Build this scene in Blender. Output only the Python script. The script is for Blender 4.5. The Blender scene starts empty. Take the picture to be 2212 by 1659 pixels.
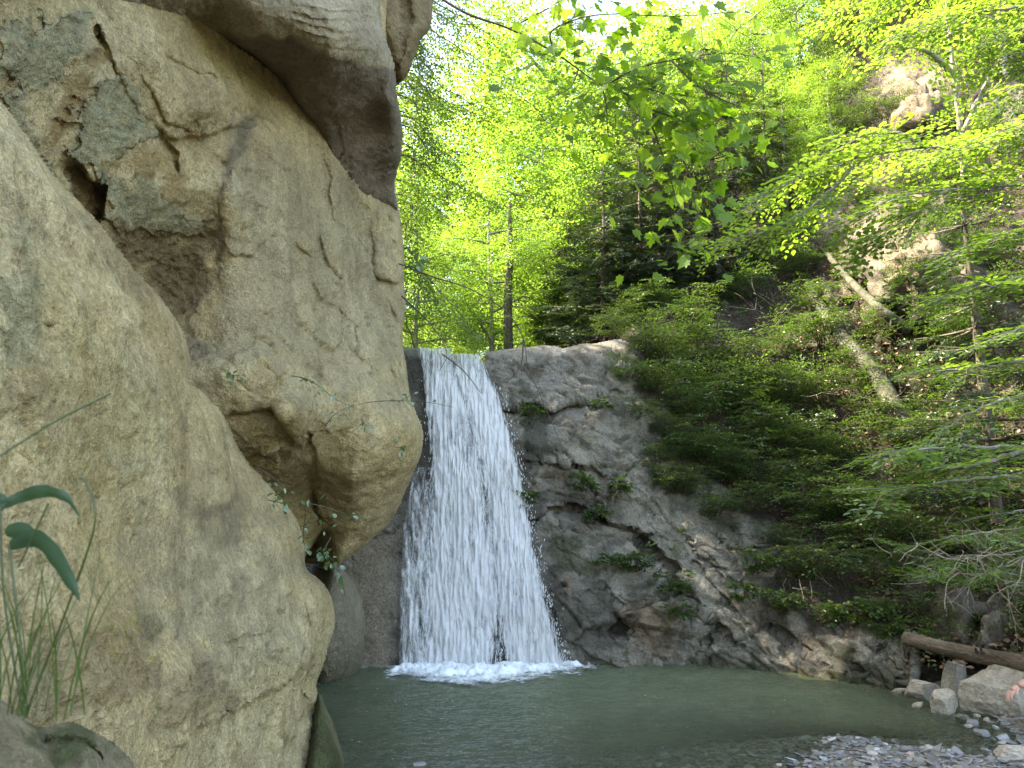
import bpy, math, numpy as np
from mathutils import Vector
C = bpy.context.scene.collection
S = bpy.context.scene
# ---------------------------------------------------------------- camera, sky, sun, exposure
F, CX, CY, PITCH, EYE = 1671.0, 1106.0, 829.5, math.radians(10.6), 1.5
cam = bpy.data.cameras.new('camera'); cam_o = bpy.data.objects.new('camera', cam); C.objects.link(cam_o)
cam.sensor_width = 36; cam.lens = 36*F/2212; cam.clip_start = .05; cam.clip_end = 600
cam.dof.use_dof = True; cam.dof.focus_distance = 8; cam.dof.aperture_fstop = 9
cam_o.location = (0, 0, EYE); cam_o.rotation_euler = (math.pi/2+PITCH, 0, 0); S.camera = cam_o
SUN_EL, SUN_AZ = math.radians(50), math.radians(-78)          # azimuth measured from +Y towards +X
SDIR = Vector((math.sin(SUN_AZ)*math.cos(SUN_EL), math.cos(SUN_AZ)*math.cos(SUN_EL), math.sin(SUN_EL)))
W = bpy.data.worlds.new('World'); S.world = W; W.use_nodes = True
wn = W.node_tree.nodes; sky = wn.new('ShaderNodeTexSky'); sky.sky_type = 'NISHITA'; sky.sun_disc = False
sky.sun_elevation = SUN_EL; sky.sun_rotation = SUN_AZ; sky.dust_density = 2.0
W.node_tree.links.new(sky.outputs[0], wn['Background'].inputs[0]); wn['Background'].inputs[1].default_value = .15
sl = bpy.data.lights.new('sun', 'SUN'); sl.energy = 4.0; sl.angle = math.radians(.55); sl.color = (1, .95, .84)
so = bpy.data.objects.new('sun', sl); C.objects.link(so); so.rotation_euler = SDIR.to_track_quat('Z', 'Y').to_euler()
S.view_settings.view_transform = 'Standard'; S.view_settings.look = 'None'
S.view_settings.exposure = 3.0; S.view_settings.gamma = 1
S.view_settings.use_white_balance = True; S.view_settings.white_balance_temperature = 7600; S.view_settings.white_balance_tint = 9
cy = S.cycles; cy.max_bounces = 7; cy.diffuse_bounces = 4; cy.glossy_bounces = 3; cy.transmission_bounces = 4
cy.transparent_max_bounces = 12; cy.caustics_reflective = False; cy.caustics_refractive = False
cy.sample_clamp_indirect = 8

# ---------------------------------------------------------------- numeric helpers
R = np.random.default_rng(11)
_pm = np.random.default_rng(3).permutation(256); _pm = np.concatenate([_pm, _pm, _pm])
_gr = np.random.default_rng(5).normal(size=(256, 3)); _gr /= np.linalg.norm(_gr, axis=1)[:, None]
_gr = _gr.astype(np.float32); _pm = _pm.astype(np.int32)
def perlin(p):
    p = np.asarray(p, np.float32); fl = np.floor(p); f = p-fl; i = fl.astype(np.int32) & 255
    w = f*f*f*(f*(f*6-15)+10); x, y, z = f.T.copy(); wx, wy, wz = w.T.copy(); ix, iy, iz = i.T.copy(); acc = []
    a0, a1 = _pm[ix], _pm[ix+1]
    for dx, a in ((0, a0), (1, a1)):
        b0, b1 = _pm[a+iy], _pm[a+iy+1]; r = []
        for dy, b in ((0, b0), (1, b1)):
            q = []
            for dz in (0, 1):
                g = _gr[_pm[b+iz+dz]]; q.append(g[:, 0]*(x-dx)+g[:, 1]*(y-dy)+g[:, 2]*(z-dz))
            r.append(q[0]+wz*(q[1]-q[0]))
        acc.append(r[0]+wy*(r[1]-r[0]))
    return (acc[0]+wx*(acc[1]-acc[0]))*1.5
def fbm(p, o=4, g=.5):
    p = np.asarray(p, float); s = 0; a = 1
    for k in range(o): s = s+a*perlin(p*2**k+17.3*k); a *= g
    return s
def ridged(p, o=3):
    p = np.asarray(p, float); s = 0; a = 1
    for k in range(o): s = s+a*(1-np.abs(perlin(p*2**k+9.1*k))*2); a *= .5
    return s
def smooth(a, b, x):
    t = np.clip((x-a)/(b-a), 0, 1); return t*t*(3-2*t)
def ray(U, V):
    x = (np.asarray(U, float)-CX)/F; y = (CY-np.asarray(V, float))/F
    return x, math.cos(PITCH)-y*math.sin(PITCH), math.sin(PITCH)+y*math.cos(PITCH)
def px(U, V, Y):                                              # the point seen at (U, V) of the 2212-wide picture, Y metres ahead
    x, b, c = ray(U, V); t = np.asarray(Y, float)/b
    return np.stack(np.broadcast_arrays(x*t, b*t, EYE+c*t), -1)
def pxw(U, V, z=0.0):                                         # the same on the level z
    x, b, c = ray(U, V); t = (z-EYE)/c
    return np.stack(np.broadcast_arrays(x*t, b*t, EYE+c*t), -1)
def tps(cp):
    cp = np.array(cp, float); X = cp[:, :2]/500.; n = len(X)
    d = np.linalg.norm(X[:, None]-X[None], axis=2); K = np.where(d > 0, d*d*np.log(np.maximum(d, 1e-9)), 0)+np.eye(n)*.004
    Pm = np.c_[np.ones(n), X]; A = np.block([[K, Pm], [Pm.T, np.zeros((3, 3))]])
    w = np.linalg.solve(A, np.r_[cp[:, 2], np.zeros(3)])
    def f(U, V):
        q = np.stack([np.ravel(U), np.ravel(V)], 1)/500.; out = w[n]+q@w[n+1:]
        for k in range(n):
            r2 = ((q-X[k])**2).sum(1); out += w[k]*.5*r2*np.log(np.maximum(r2, 1e-18))
        return out.reshape(np.shape(U))
    return f
def seglines(pts, closed=False):
    p = np.array(pts, float); q = np.roll(p, -1, 0) if closed else p[1:]
    return (p if closed else p[:-1]), q
def linedist(U, V, pts, closed=False):                        # distance, nearest point, signed side, position along
    a, b = seglines(pts, closed); best = np.full(U.shape, 1e18); nx = np.zeros(U.shape); ny = nx.copy(); sd = nx.copy(); al = nx.copy()
    for k in range(len(a)):
        d = b[k]-a[k]; L = d@d+1e-9; t = np.clip(((U-a[k, 0])*d[0]+(V-a[k, 1])*d[1])/L, 0, 1)
        qx, qy = a[k, 0]+t*d[0], a[k, 1]+t*d[1]; r = (U-qx)**2+(V-qy)**2; m = r < best
        best = np.where(m, r, best); nx = np.where(m, qx, nx); ny = np.where(m, qy, ny)
        sd = np.where(m, d[0]*(V-a[k, 1])-d[1]*(U-a[k, 0]), sd); al = np.where(m, (k+t)/len(a), al)
    return np.sqrt(best), nx, ny, np.sign(sd), al
def inside(U, V, poly):
    a, b = seglines(poly, True); c = np.zeros(U.shape, bool)
    for p, q in zip(a, b):
        if p[1] == q[1]: continue
        c ^= ((p[1] > V) != (q[1] > V)) & (U < (q[0]-p[0])*(V-p[1])/(q[1]-p[1])+p[0])
    return c
def sdist(U, V, poly):
    d, nx, ny, _, _ = linedist(U, V, poly, True); return np.where(inside(U, V, poly), d, -d), nx, ny
def spline(pts, n=6, closed=False):
    p = np.array(pts, float); N = len(p); out = []
    for i in range(N if closed else N-1):
        g = (lambda k: p[k % N]) if closed else (lambda k: p[min(max(k, 0), N-1)])
        p0, p1, p2, p3 = g(i-1), g(i), g(i+1), g(i+2)
        for t in np.arange(n)/n:
            out.append(.5*(2*p1+(p2-p0)*t+(2*p0-5*p1+4*p2-p3)*t*t+(3*p1-p0-3*p2+p3)*t**3))
    if not closed: out.append(p[-1])
    return np.array(out)
def blob(U, V, poly, soft=20, wob=14):                        # soft mask of a patch with a ragged edge
    n = fbm(np.stack([U.ravel()/60, V.ravel()/60, U.ravel()*0+3], 1), 4).reshape(U.shape)
    return smooth(-soft, soft, sdist(U, V, poly)[0]+n*wob*2)
# ---------------------------------------------------------------- mesh helpers
def mesh_np(name, v, f, mat=None, parent=None, sm=True, attrs=None):
    v = np.ascontiguousarray(v, np.float32).reshape(-1, 3); f = np.ascontiguousarray(f, np.int32); k = f.shape[1]
    me = bpy.data.meshes.new(name); me.vertices.add(len(v)); me.vertices.foreach_set('co', v.ravel())
    me.loops.add(f.size); me.loops.foreach_set('vertex_index', f.ravel()); me.polygons.add(len(f))
    me.polygons.foreach_set('loop_start', np.arange(0, f.size, k, dtype=np.int32))
    me.polygons.foreach_set('loop_total', np.full(len(f), k, np.int32))
    me.update(calc_edges=True); me.polygons.foreach_set('use_smooth', np.full(len(f), sm))
    for an, av in (attrs or {}).items():
        if av.ndim == 1:
            at = me.attributes.new(an, 'FLOAT', 'POINT'); at.data.foreach_set('value', av.astype(np.float32))
        else:
            at = me.attributes.new(an, 'FLOAT_COLOR', 'POINT'); at.data.foreach_set('color', np.c_[av, np.ones(len(av))].astype(np.float32).ravel())
    o = bpy.data.objects.new(name, me); C.objects.link(o)
    if mat: me.materials.append(mat)
    if parent: o.parent = parent
    return o
def tag(o, label=None, cat=None, group=None, kind=None):
    if label: o['label'] = label
    if cat: o['category'] = cat
    if group: o['group'] = group
    if kind: o['kind'] = kind
    return o
def empty(name, loc=(0, 0, 0), rz=0, **k):
    o = bpy.data.objects.new(name, None); C.objects.link(o); o.location = loc; o.rotation_euler = (0, 0, rz); o.empty_display_size = .1
    return tag(o, **k)
def copy_tree(o, parent=None):
    c = o.copy(); C.objects.link(c)
    if parent: c.parent = parent
    for ch in o.children: copy_tree(ch, c)
    return c
class MB:                                                     # collects quads
    def __init__(s): s.v, s.f, s.n = [], [], 0
    def add(s, v, f): s.v.append(np.asarray(v, float)); s.f.append(np.asarray(f, int)+s.n); s.n += len(v)
    def tube(s, pts, rad, sides=6):
        p = np.asarray(pts, float); n = len(p); rad = np.broadcast_to(rad, n)
        t = np.gradient(p, axis=0); t /= np.linalg.norm(t, axis=1)[:, None]+1e-9
        ref = np.array([.31, .2, .93]) if abs(t[0]@np.array([.31, .2, .93])) < .9 else np.array([1., 0, 0])
        a = np.cross(t, ref); a /= np.linalg.norm(a, axis=1)[:, None]+1e-9; b = np.cross(t, a)
        th = np.arange(sides)/sides*2*np.pi
        v = p[:, None]+rad[:, None, None]*(a[:, None]*np.cos(th)[None, :, None]+b[:, None]*np.sin(th)[None, :, None])
        i, j = np.meshgrid(np.arange(n-1), np.arange(sides), indexing='ij'); j2 = (j+1) % sides
        f = np.stack([i*sides+j, i*sides+j2, (i+1)*sides+j2, (i+1)*sides+j], -1).reshape(-1, 4)
        s.add(v.reshape(-1, 3), f)
    def build(s, name, mat, parent=None, sm=True): return mesh_np(name, np.concatenate(s.v), np.concatenate(s.f), mat, parent, sm)
def tile(tv, tf, M, L):
    v = np.einsum('nij,mj->nmi', M, tv)+L[:, None]; n = len(tv)
    return v.reshape(-1, 3), (tf[None]+np.arange(len(L))[:, None, None]*n).reshape(-1, tf.shape[1])
def frames(d, up=None, roll=0.0):                             # columns: side, along, up
    d = np.asarray(d, float); d = d/(np.linalg.norm(d, axis=1)[:, None]+1e-9)
    u = np.tile([0, 0, 1.], (len(d), 1)) if up is None else np.asarray(up, float)
    x = np.cross(d, u); bad = np.linalg.norm(x, axis=1) < 1e-3; x[bad] = [1, 0, 0]; x /= np.linalg.norm(x, axis=1)[:, None]
    z = np.cross(x, d); c, s = np.cos(roll), np.sin(roll); c = np.reshape(c*np.ones(len(d)), (-1, 1)); s = np.reshape(s*np.ones(len(d)), (-1, 1))
    return np.stack([x*c+z*s, d, z*c-x*s], 2)
# ---------------------------------------------------------------- materials
def mat_new(name):
    m = bpy.data.materials.new(name); m.use_nodes = True; nt = m.node_tree; nt.nodes.clear()
    out = nt.nodes.new('ShaderNodeOutputMaterial')
    def N(t, **k):
        n = nt.nodes.new('ShaderNode'+t)
        for a, b in k.items():
            if a.startswith('i_'):
                key = a[2:]; n.inputs[int(key) if key.isdigit() else key.replace('_', ' ')].default_value = b
            else: setattr(n, a, b)
        return n
    return m, N, nt.links.new, out
def rgb(c): return (c[0], c[1], c[2], 1)
def mixc(N, L, f, a, b, blend='MIX'):
    n = N('MixRGB', blend_type=blend)
    for i, x in ((0, f), (1, a), (2, b)):
        if isinstance(x, (int, float)): n.inputs[i].default_value = x
        elif isinstance(x, tuple): n.inputs[i].default_value = rgb(x)
        else: L(x, n.inputs[i])
    return n.outputs[0]
def noise(N, L, co, scale, det=5, rough=.6, lo=.35, hi=.65, dist=0):
    n = N('TexNoise'); n.inputs['Scale'].default_value = scale; n.inputs['Detail'].default_value = det; n.inputs['Roughness'].default_value = rough
    n.inputs['Distortion'].default_value = dist
    L(co, n.inputs['Vector']); r = N('MapRange', i_1=lo, i_2=hi); L(n.outputs[0], r.inputs[0]); return r.outputs[0]
def rock_mat(name, c1, c2, c3, cols, bump=.5, fine=60, rough=.92, grain=.35):
    m, N, L, out = mat_new(name); g = N('NewGeometry'); co = g.outputs['Position']
    big = noise(N, L, co, 1.3, 4); med = noise(N, L, co, 6, 6, .65); fn = noise(N, L, co, fine, 4, .7, .3, .7); sp = noise(N, L, co, fine*3.5, 2, .5, .25, .75)
    col = mixc(N, L, big, c1, c2); col = mixc(N, L, noise(N, L, co, 3.1, 8, .7, .48, .68, .6), col, c3)
    col = mixc(N, L, .55, col, mixc(N, L, med, col, mixc(N, L, 1.0, col, (1.25, 1.2, 1.15), 'MULTIPLY')))
    a1 = N('Attribute', attribute_name='m1'); a2 = N('Attribute', attribute_name='m2')
    s1 = N('SeparateColor'); s2 = N('SeparateColor'); L(a1.outputs[0], s1.inputs[0]); L(a2.outputs[0], s2.inputs[0])
    for ch, c in zip(list(s1.outputs)[:3]+list(s2.outputs)[:3], cols):
        mm = N('Math', operation='MULTIPLY'); L(ch, mm.inputs[0]); r = N('MapRange', i_1=0., i_2=1., i_3=.55, i_4=1.15); L(fn, r.inputs[0]); L(r.outputs[0], mm.inputs[1]); mm.use_clamp = True
        vc = mixc(N, L, med, c, (c[0]*.72, c[1]*.74, c[2]*.72)); col = mixc(N, L, mm.outputs[0], col, vc)
    mp = N('Mapping'); mp.inputs['Scale'].default_value = (1, 1, .16); L(co, mp.inputs[0]); sk = noise(N, L, mp.outputs[0], 7, 5, .6, .42, .72, .4)
    r = N('MapRange', i_3=1.06, i_4=.72); L(sk, r.inputs[0]); col = mixc(N, L, .8, col, r.outputs[0], 'MULTIPLY')
    ga = N('MapRange', i_3=1-grain, i_4=1+grain*.6); L(sp, ga.inputs[0]); gm = noise(N, L, co, 2.2, 5, .6, .38, .66, .5); col2 = mixc(N, L, 1.0, col, ga.outputs[0], 'MULTIPLY'); col = mixc(N, L, gm, col, col2)
    dp = noise(N, L, co, 34, 3, .75, .60, .70, .8); dm = N('Math', operation='MULTIPLY'); L(dp, dm.inputs[0]); L(noise(N, L, co, 2.7, 4, .6, .46, .62), dm.inputs[1]); dk = mixc(N, L, 1.0, col, (.50, .44, .36), 'MULTIPLY'); col = mixc(N, L, dm.outputs[0], col, dk)
    r = N('MapRange', i_3=1-grain*.8, i_4=1+grain*.5); L(fn, r.inputs[0]); col = mixc(N, L, 1.0, col, r.outputs[0], 'MULTIPLY')
    p = N('BsdfPrincipled'); L(col, p.inputs['Base Color']); p.inputs['Roughness'].default_value = rough; p.inputs['Specular IOR Level'].default_value = .25
    wet = N('MapRange', i_3=rough, i_4=.25); L(s2.outputs[2], wet.inputs[0]); L(wet.outputs[0], p.inputs['Roughness'])
    h = N('Math', operation='MULTIPLY_ADD', i_1=.5); L(fn, h.inputs[0]); L(med, h.inputs[2])
    m20 = noise(N, L, co, 20, 5, .7, .3, .7, .4); hm = N('Math', operation='MULTIPLY_ADD', i_1=1.1); L(m20, hm.inputs[0]); L(h.outputs[0], hm.inputs[2]); h = hm; r = N('MapRange', i_3=.80, i_4=1.14); L(m20, r.inputs[0]); col = mixc(N, L, 1.0, col, r.outputs[0], 'MULTIPLY'); L(col, p.inputs['Base Color'])
    h3 = N('Math', operation='MULTIPLY'); L(sp, h3.inputs[0]); L(gm, h3.inputs[1]); h2 = N('Math', operation='MULTIPLY_ADD', i_1=.4); L(h3.outputs[0], h2.inputs[0]); L(h.outputs[0], h2.inputs[2])
    b = N('Bump'); b.inputs['Strength'].default_value = bump; b.inputs['Distance'].default_value = .020; L(h2.outputs[0], b.inputs['Height']); L(b.outputs[0], p.inputs['Normal'])
    L(p.outputs[0], out.inputs[0]); return m
def simple_mat(name, c1, c2, scale=20, rough=.8, bump=.4, dist=.01, stretch=None):
    m, N, L, out = mat_new(name); g = N('TexCoord'); co = g.outputs['Object']
    if stretch:
        mp = N('Mapping'); mp.inputs['Scale'].default_value = stretch; L(co, mp.inputs[0]); co = mp.outputs[0]
    n = noise(N, L, co, scale, 6, .65); n2 = noise(N, L, co, scale*5, 3, .6, .25, .75)
    col = mixc(N, L, n, c1, c2); r = N('MapRange', i_3=.7, i_4=1.2); L(n2, r.inputs[0]); col = mixc(N, L, 1.0, col, r.outputs[0], 'MULTIPLY')
    p = N('BsdfPrincipled'); L(col, p.inputs['Base Color']); p.inputs['Roughness'].default_value = rough; p.inputs['Specular IOR Level'].default_value = .3
    h = N('Math', operation='ADD'); L(n, h.inputs[0]); L(n2, h.inputs[1])
    b = N('Bump'); b.inputs['Strength'].default_value = bump; b.inputs['Distance'].default_value = dist; L(h.outputs[0], b.inputs['Height']); L(b.outputs[0], p.inputs['Normal'])
    L(p.outputs[0], out.inputs[0]); return m
def leaf_mat(name, c1, c2, t1, t2, tr=.5, gloss=.05, grough=.35):
    m, N, L, out = mat_new(name); g = N('NewGeometry'); rd = g.outputs['Random Per Island']
    d = N('BsdfDiffuse'); L(mixc(N, L, rd, c1, c2), d.inputs[0])
    t = N('BsdfTranslucent'); L(mixc(N, L, rd, t1, t2), t.inputs[0])
    a = N('MixShader'); a.inputs[0].default_value = tr; L(d.outputs[0], a.inputs[1]); L(t.outputs[0], a.inputs[2])
    gl = N('BsdfGlossy'); gl.inputs['Roughness'].default_value = grough; gl.inputs[0].default_value = (1, 1, 1, 1)
    b = N('MixShader'); b.inputs[0].default_value = gloss; L(a.outputs[0], b.inputs[1]); L(gl.outputs[0], b.inputs[2])
    L(b.outputs[0], out.inputs[0]); return m
M_sand = rock_mat('sandstone', (.58, .445, .225), (.69, .56, .315), (.43, .32, .16),
                  [(.33, .355, .235), (.46, .29, .11), (.10, .06, .035), (.26, .18, .09), (.44, .38, .10), (.48, .395, .255)], bump=1.0, grain=.5)
M_moss = rock_mat('mossy sandstone', (.40, .33, .19), (.48, .40, .26), (.32, .25, .14),
                  [(.25, .27, .18), (.46, .29, .11), (.10, .06, .035), (.20, .16, .09), (.06, .085, .02), (.34, .31, .24)], bump=1.0, grain=.5)
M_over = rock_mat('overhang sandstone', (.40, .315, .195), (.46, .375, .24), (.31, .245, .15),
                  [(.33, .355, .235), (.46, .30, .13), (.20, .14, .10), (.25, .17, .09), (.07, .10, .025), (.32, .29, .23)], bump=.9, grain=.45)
M_wall = rock_mat('grey stream rock', (.33, .298, .235), (.44, .40, .33), (.20, .175, .135),
                  [(.40, .355, .30), (.32, .19, .08), (.045, .036, .028), (.05, .034, .022), (.06, .075, .02), (.13, .12, .10)], bump=1.1, fine=45, grain=.55)
M_bank = rock_mat('litter and rock', (.17, .145, .115), (.23, .20, .165), (.12, .10, .08),
                  [(.34, .32, .28), (.26, .19, .11), (.04, .03, .02), (.034, .023, .015), (.028, .038, .012), (.13, .12, .10)], bump=.9, fine=35)
M_bould = rock_mat('boulder stone', (.42, .37, .30), (.50, .45, .38), (.33, .29, .23),
                   [(.3, .3, .25), (.4, .3, .2), (.1, .08, .06), (.2, .16, .1), (.08, .10, .03), (.15, .14, .11)])
M_bark = simple_mat('bark', (.075, .06, .045), (.16, .135, .105), 14, .9, .9, .012, (1, 1, .25))
M_pale = simple_mat('pale bark', (.20, .18, .15), (.34, .31, .26), 14, .85, .6, .006, (1, 1, .3))
M_log = simple_mat('weathered log', (.075, .056, .04), (.19, .148, .108), 9, .9, .9, .012, (1, .15, 1))
M_mosslog = simple_mat('lichened log', (.035, .036, .02), (.12, .118, .08), 6, .95, .9, .012)
M_twig = simple_mat('twig', (.06, .045, .035), (.14, .11, .09), 30, .8, .3)
M_dry = simple_mat('dry twig', (.24, .19, .15), (.42, .35, .29), 30, .8, .3)
M_beech = leaf_mat('beech leaf', (.05, .105, .015), (.11, .20, .03), (.16, .30, .02), (.34, .50, .05), .5, .06, .4)
M_sun = leaf_mat('sunlit canopy leaf', (.055, .115, .016), (.11, .20, .03), (.16, .32, .025), (.34, .52, .06), .56, .05, .45)
M_mid = leaf_mat('mid green canopy leaf', (.045, .095, .015), (.09, .16, .025), (.13, .25, .02), (.30, .44, .05), .5, .05, .45)
M_dark = leaf_mat('small hanging leaf', (.045, .095, .015), (.10, .17, .025), (.14, .25, .015), (.32, .47, .04), .5, .05, .4)
M_maple = leaf_mat('maple leaf', (.06, .13, .01), (.11, .20, .02), (.20, .38, .012), (.42, .62, .05), .62, .02, .4)
M_shrub = leaf_mat('shrub leaf', (.035, .075, .018), (.095, .16, .045), (.06, .13, .012), (.15, .25, .03), .4, .04, .4)
M_fir = leaf_mat('fir needle', (.016, .036, .014), (.04, .07, .028), (.02, .04, .008), (.05, .08, .015), .25, .05, .4)
M_grass = leaf_mat('grass blade', (.04, .075, .014), (.085, .13, .025), (.07, .13, .012), (.14, .21, .03), .4, .06, .35)
M_dock = leaf_mat('dock leaf', (.035, .075, .04), (.05, .10, .055), (.05, .12, .02), (.08, .16, .03), .25, .035, .45)
M_ivy = leaf_mat('vine leaf', (.07, .14, .05), (.12, .21, .07), (.10, .2, .02), (.2, .34, .03), .4, .1, .3)
M_litter = leaf_mat('dead leaf', (.16, .09, .05), (.34, .20, .12), (.12, .06, .02), (.22, .12, .05), .2, .04, .5)

# ---------------------------------------------------------------- layers of rock: a relief with real depth, wrapped back at its rim
def layer(name, outline, cp, mat, step=3.2, feat=None, masks=None, round_w=40, round_d=.25, back=(0, .8, 0), disp=None, parent=None, smooth_out=True, clip=None):
    ol = spline(outline, 5, True) if smooth_out else np.array(outline, float)
    lo, hi = ol.min(0), ol.max(0)
    if clip: lo = np.maximum(lo, clip[:2]); hi = np.minimum(hi, clip[2:])
    us = np.arange(lo[0]-step, hi[0]+2*step, step); vs = np.arange(lo[1]-step, hi[1]+2*step, step)
    U, V = np.meshgrid(us, vs); sd, nx, ny = sdist(U, V, ol)
    jag = fbm(np.stack([U.ravel()/26, V.ravel()/26, U.ravel()*0+7.7], 1), 3).reshape(U.shape)*2.2
    snap = sd < step*.45; U2 = np.where(snap, nx+jag*.6, U); V2 = np.where(snap, ny+jag*.6, V)
    Y = tps(cp)(U2, V2)
    t = np.clip(np.maximum(sd, 0)/round_w, 0, 1); Y = Y+round_d*(1-np.sqrt(np.clip(1-(1-t)**2, 0, 1)))
    if feat: Y = Y+feat(U2, V2)
    P = px(U2, V2, Y); gu = np.gradient(P, axis=1); gv = np.gradient(P, axis=0); n = np.cross(gu, gv); n /= np.linalg.norm(n, axis=2)[..., None]+1e-12
    view = P-np.array([0, 0, EYE]); n *= -np.sign((n*view).sum(2))[..., None]
    m1 = m2 = None
    if masks: m1, m2 = masks(U2, V2)
    if disp: P = P+n*(disp(P.reshape(-1, 3), U2.ravel(), V2.ravel(), m1, m2).reshape(U.shape)*(.3+.7*smooth(0, 22, sd)))[..., None]
    ok = sd > -step*.55; q = ok[:-1, :-1] & ok[1:, :-1] & ok[:-1, 1:] & ok[1:, 1:]
    idx = np.arange(U.size).reshape(U.shape); f = np.stack([idx[:-1, :-1], idx[1:, :-1], idx[1:, 1:], idx[:-1, 1:]], -1)[q]
    e = np.concatenate([f[:, [0, 1]], f[:, [1, 2]], f[:, [2, 3]], f[:, [3, 0]]]); key = np.sort(e, 1); key = key[:, 0].astype(np.int64)*U.size+key[:, 1]
    _, ix, ct = np.unique(key, return_index=True, return_counts=True); be = e[ix[ct == 1]]
    used = np.unique(f); remap = np.full(U.size, -1); remap[used] = np.arange(len(used)); v = P.reshape(-1, 3)[used]; f = remap[f]; be = remap[be]
    bv = np.unique(be); rb = np.full(len(v), -1); rb[bv] = len(v)+np.arange(len(bv))
    v = np.concatenate([v, v[bv]+np.array(back)]); f = np.concatenate([f, np.stack([be[:, 1], be[:, 0], rb[be[:, 0]], rb[be[:, 1]]], 1)])
    at = {}
    for an, mm in (('m1', m1), ('m2', m2)):
        if mm is not None:
            mm = np.stack([np.broadcast_to(c, U.shape).ravel() for c in mm], 1)[used]; at[an] = np.concatenate([mm, mm[bv]])
    if parent: v = v-np.array(parent.location)
    return mesh_np(name, v, f, mat, parent, True, at)
def warp(U, V, a=9, s=45):
    q = np.stack([U.ravel()/s, V.ravel()/s, U.ravel()*0], 1)
    return U+a*fbm(q, 3).reshape(U.shape), V+a*fbm(q+31.7, 3).reshape(U.shape)
def crack(U, V, pts, w, a):                                   # a groove of half-width w, a metres deep, thinning to its ends
    d, _, _, sg, al = linedist(U, V, pts); e = np.sin(np.pi*np.clip(al, .04, .96)); k = .75+.45*np.sin(al*6+w+pts[0][0])
    return a*.75*k*np.exp(-(d/(w*(.3+.9*e*k)))**2)+.30*a*e*np.where(sg > 0, smooth(0, w*.7, d)*np.exp(-d/(w*6)), 0)
def ledge(U, V, pts, a, w=6, dec=80):                         # the lower side of the line sits a metres further back
    d, _, _, s, al = linedist(U, V, pts); e = np.sin(np.pi*np.clip(al, .02, .98))**.5
    return a*e*np.where(s > 0, smooth(0, w, d)*np.exp(-d/dec), 0)
def bump(U, V, c, r, a):                                      # swelling towards the viewer
    return -a*np.exp(-(((U-c[0])/r[0])**2+((V-c[1])/r[1])**2))
Z0 = lambda U: U*0

def veins(P, ax, s_al, s_ac, w, seed):
    a = np.array(ax, float); a /= np.linalg.norm(a); h = P@a; q = (P-h[:, None]*a)*s_al+h[:, None]*a*s_ac+seed; n = fbm(q, 4, .55); return np.exp(-(n/w)**2), smooth(-w, w, n)
def facets(P, scale, ax, st, seed, tilt=.25):                # broken slabs: one tilted plane per cell, cracks between the cells
    a = np.array(ax, float); a /= np.linalg.norm(a); h = P@a; q = ((P-h[:, None]*a)+h[:, None]*a*st)*scale; q = q+.10*np.stack([fbm(q*1.6+k*7.7, 4, .6) for k in range(3)], 1)
    rg = np.random.default_rng(seed); tab = rg.random((256, 3)); tb2 = rg.normal(size=(256, 4)); b = np.floor(q).astype(int); f1 = np.full(len(q), 9.); f2 = f1.copy(); hid = np.zeros(len(q), int); rel = np.zeros_like(q)
    for dx in (-1, 0, 1):
        for dy in (-1, 0, 1):
            for dz in (-1, 0, 1):
                c = b+[dx, dy, dz]; hh = _pm[_pm[_pm[c[:, 0] & 255]+(c[:, 1] & 255)]+(c[:, 2] & 255)]; r = q-(c+.15+.7*tab[hh]); d = (r*r).sum(1); m = d < f1
                f2 = np.where(m, f1, np.minimum(f2, d)); f1 = np.where(m, d, f1); hid = np.where(m, hh, hid); rel[m] = r[m]
    t = tb2[hid]; e = np.sqrt(f2)-np.sqrt(f1)
    return np.clip(t[:, 3]*.5+tilt*(rel*t[:, :3]).sum(1)*2, -1.5, 1.5), np.exp(-(e/.03)**2)
# ---- the tan cliff on the left
cliff = empty('cliff', (-1.6, 4, 0), label='tall tan sandstone cliff overhanging the left side of the pool', cat='cliff', kind='structure')
A_cp = [(-500, -700, 2.0), (400, -700, 4.4), (900, -700, 7.6), (-500, 400, 1.8), (-500, 1300, 2.2), (0, 0, 2.75), (0, 200, 2.85), (150, 300, 3.4), (250, 440, 4.0), (200, 100, 3.35), (430, 150, 4.6), (450, 450, 4.85), (430, 680, 5.1),
        (600, 300, 5.5), (520, 420, 4.95), (650, 600, 5.75), (600, 800, 5.35), (800, 600, 6.9), (868, 700, 7.4), (870, 500, 7.6), (860, 300, 7.4), (720, 400, 6.3), (500, 850, 5.0), (450, 760, 5.0), (640, 870, 5.45), (640, 980, 5.8), (550, 960, 5.35),
        (780, 860, 6.25), (800, 950, 6.2), (900, 930, 6.75), (720, 960, 6.15), (760, 1040, 6.35), (740, 1195, 7.3), (850, 1085, 7.25), (800, 1130, 7.2), (690, 1060, 6.9), (620, 1060, 6.6), (500, 1100, 6.5), (300, 1200, 5.0)]
A_out = [(-500, -700), (300, -720), (800, -700), (835, -300), (840, 0), (850, 190), (864, 260), (866, 330), (855, 400), (864, 455), (871, 520), (873, 600), (877, 660), (870, 735), (880, 800), (888, 860), (902, 895), (915, 930), (908, 985), (880, 1055),
         (855, 1110), (820, 1150), (760, 1200), (725, 1222), (716, 1190), (700, 1150), (600, 1250), (300, 1300), (-500, 1300)]
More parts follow.
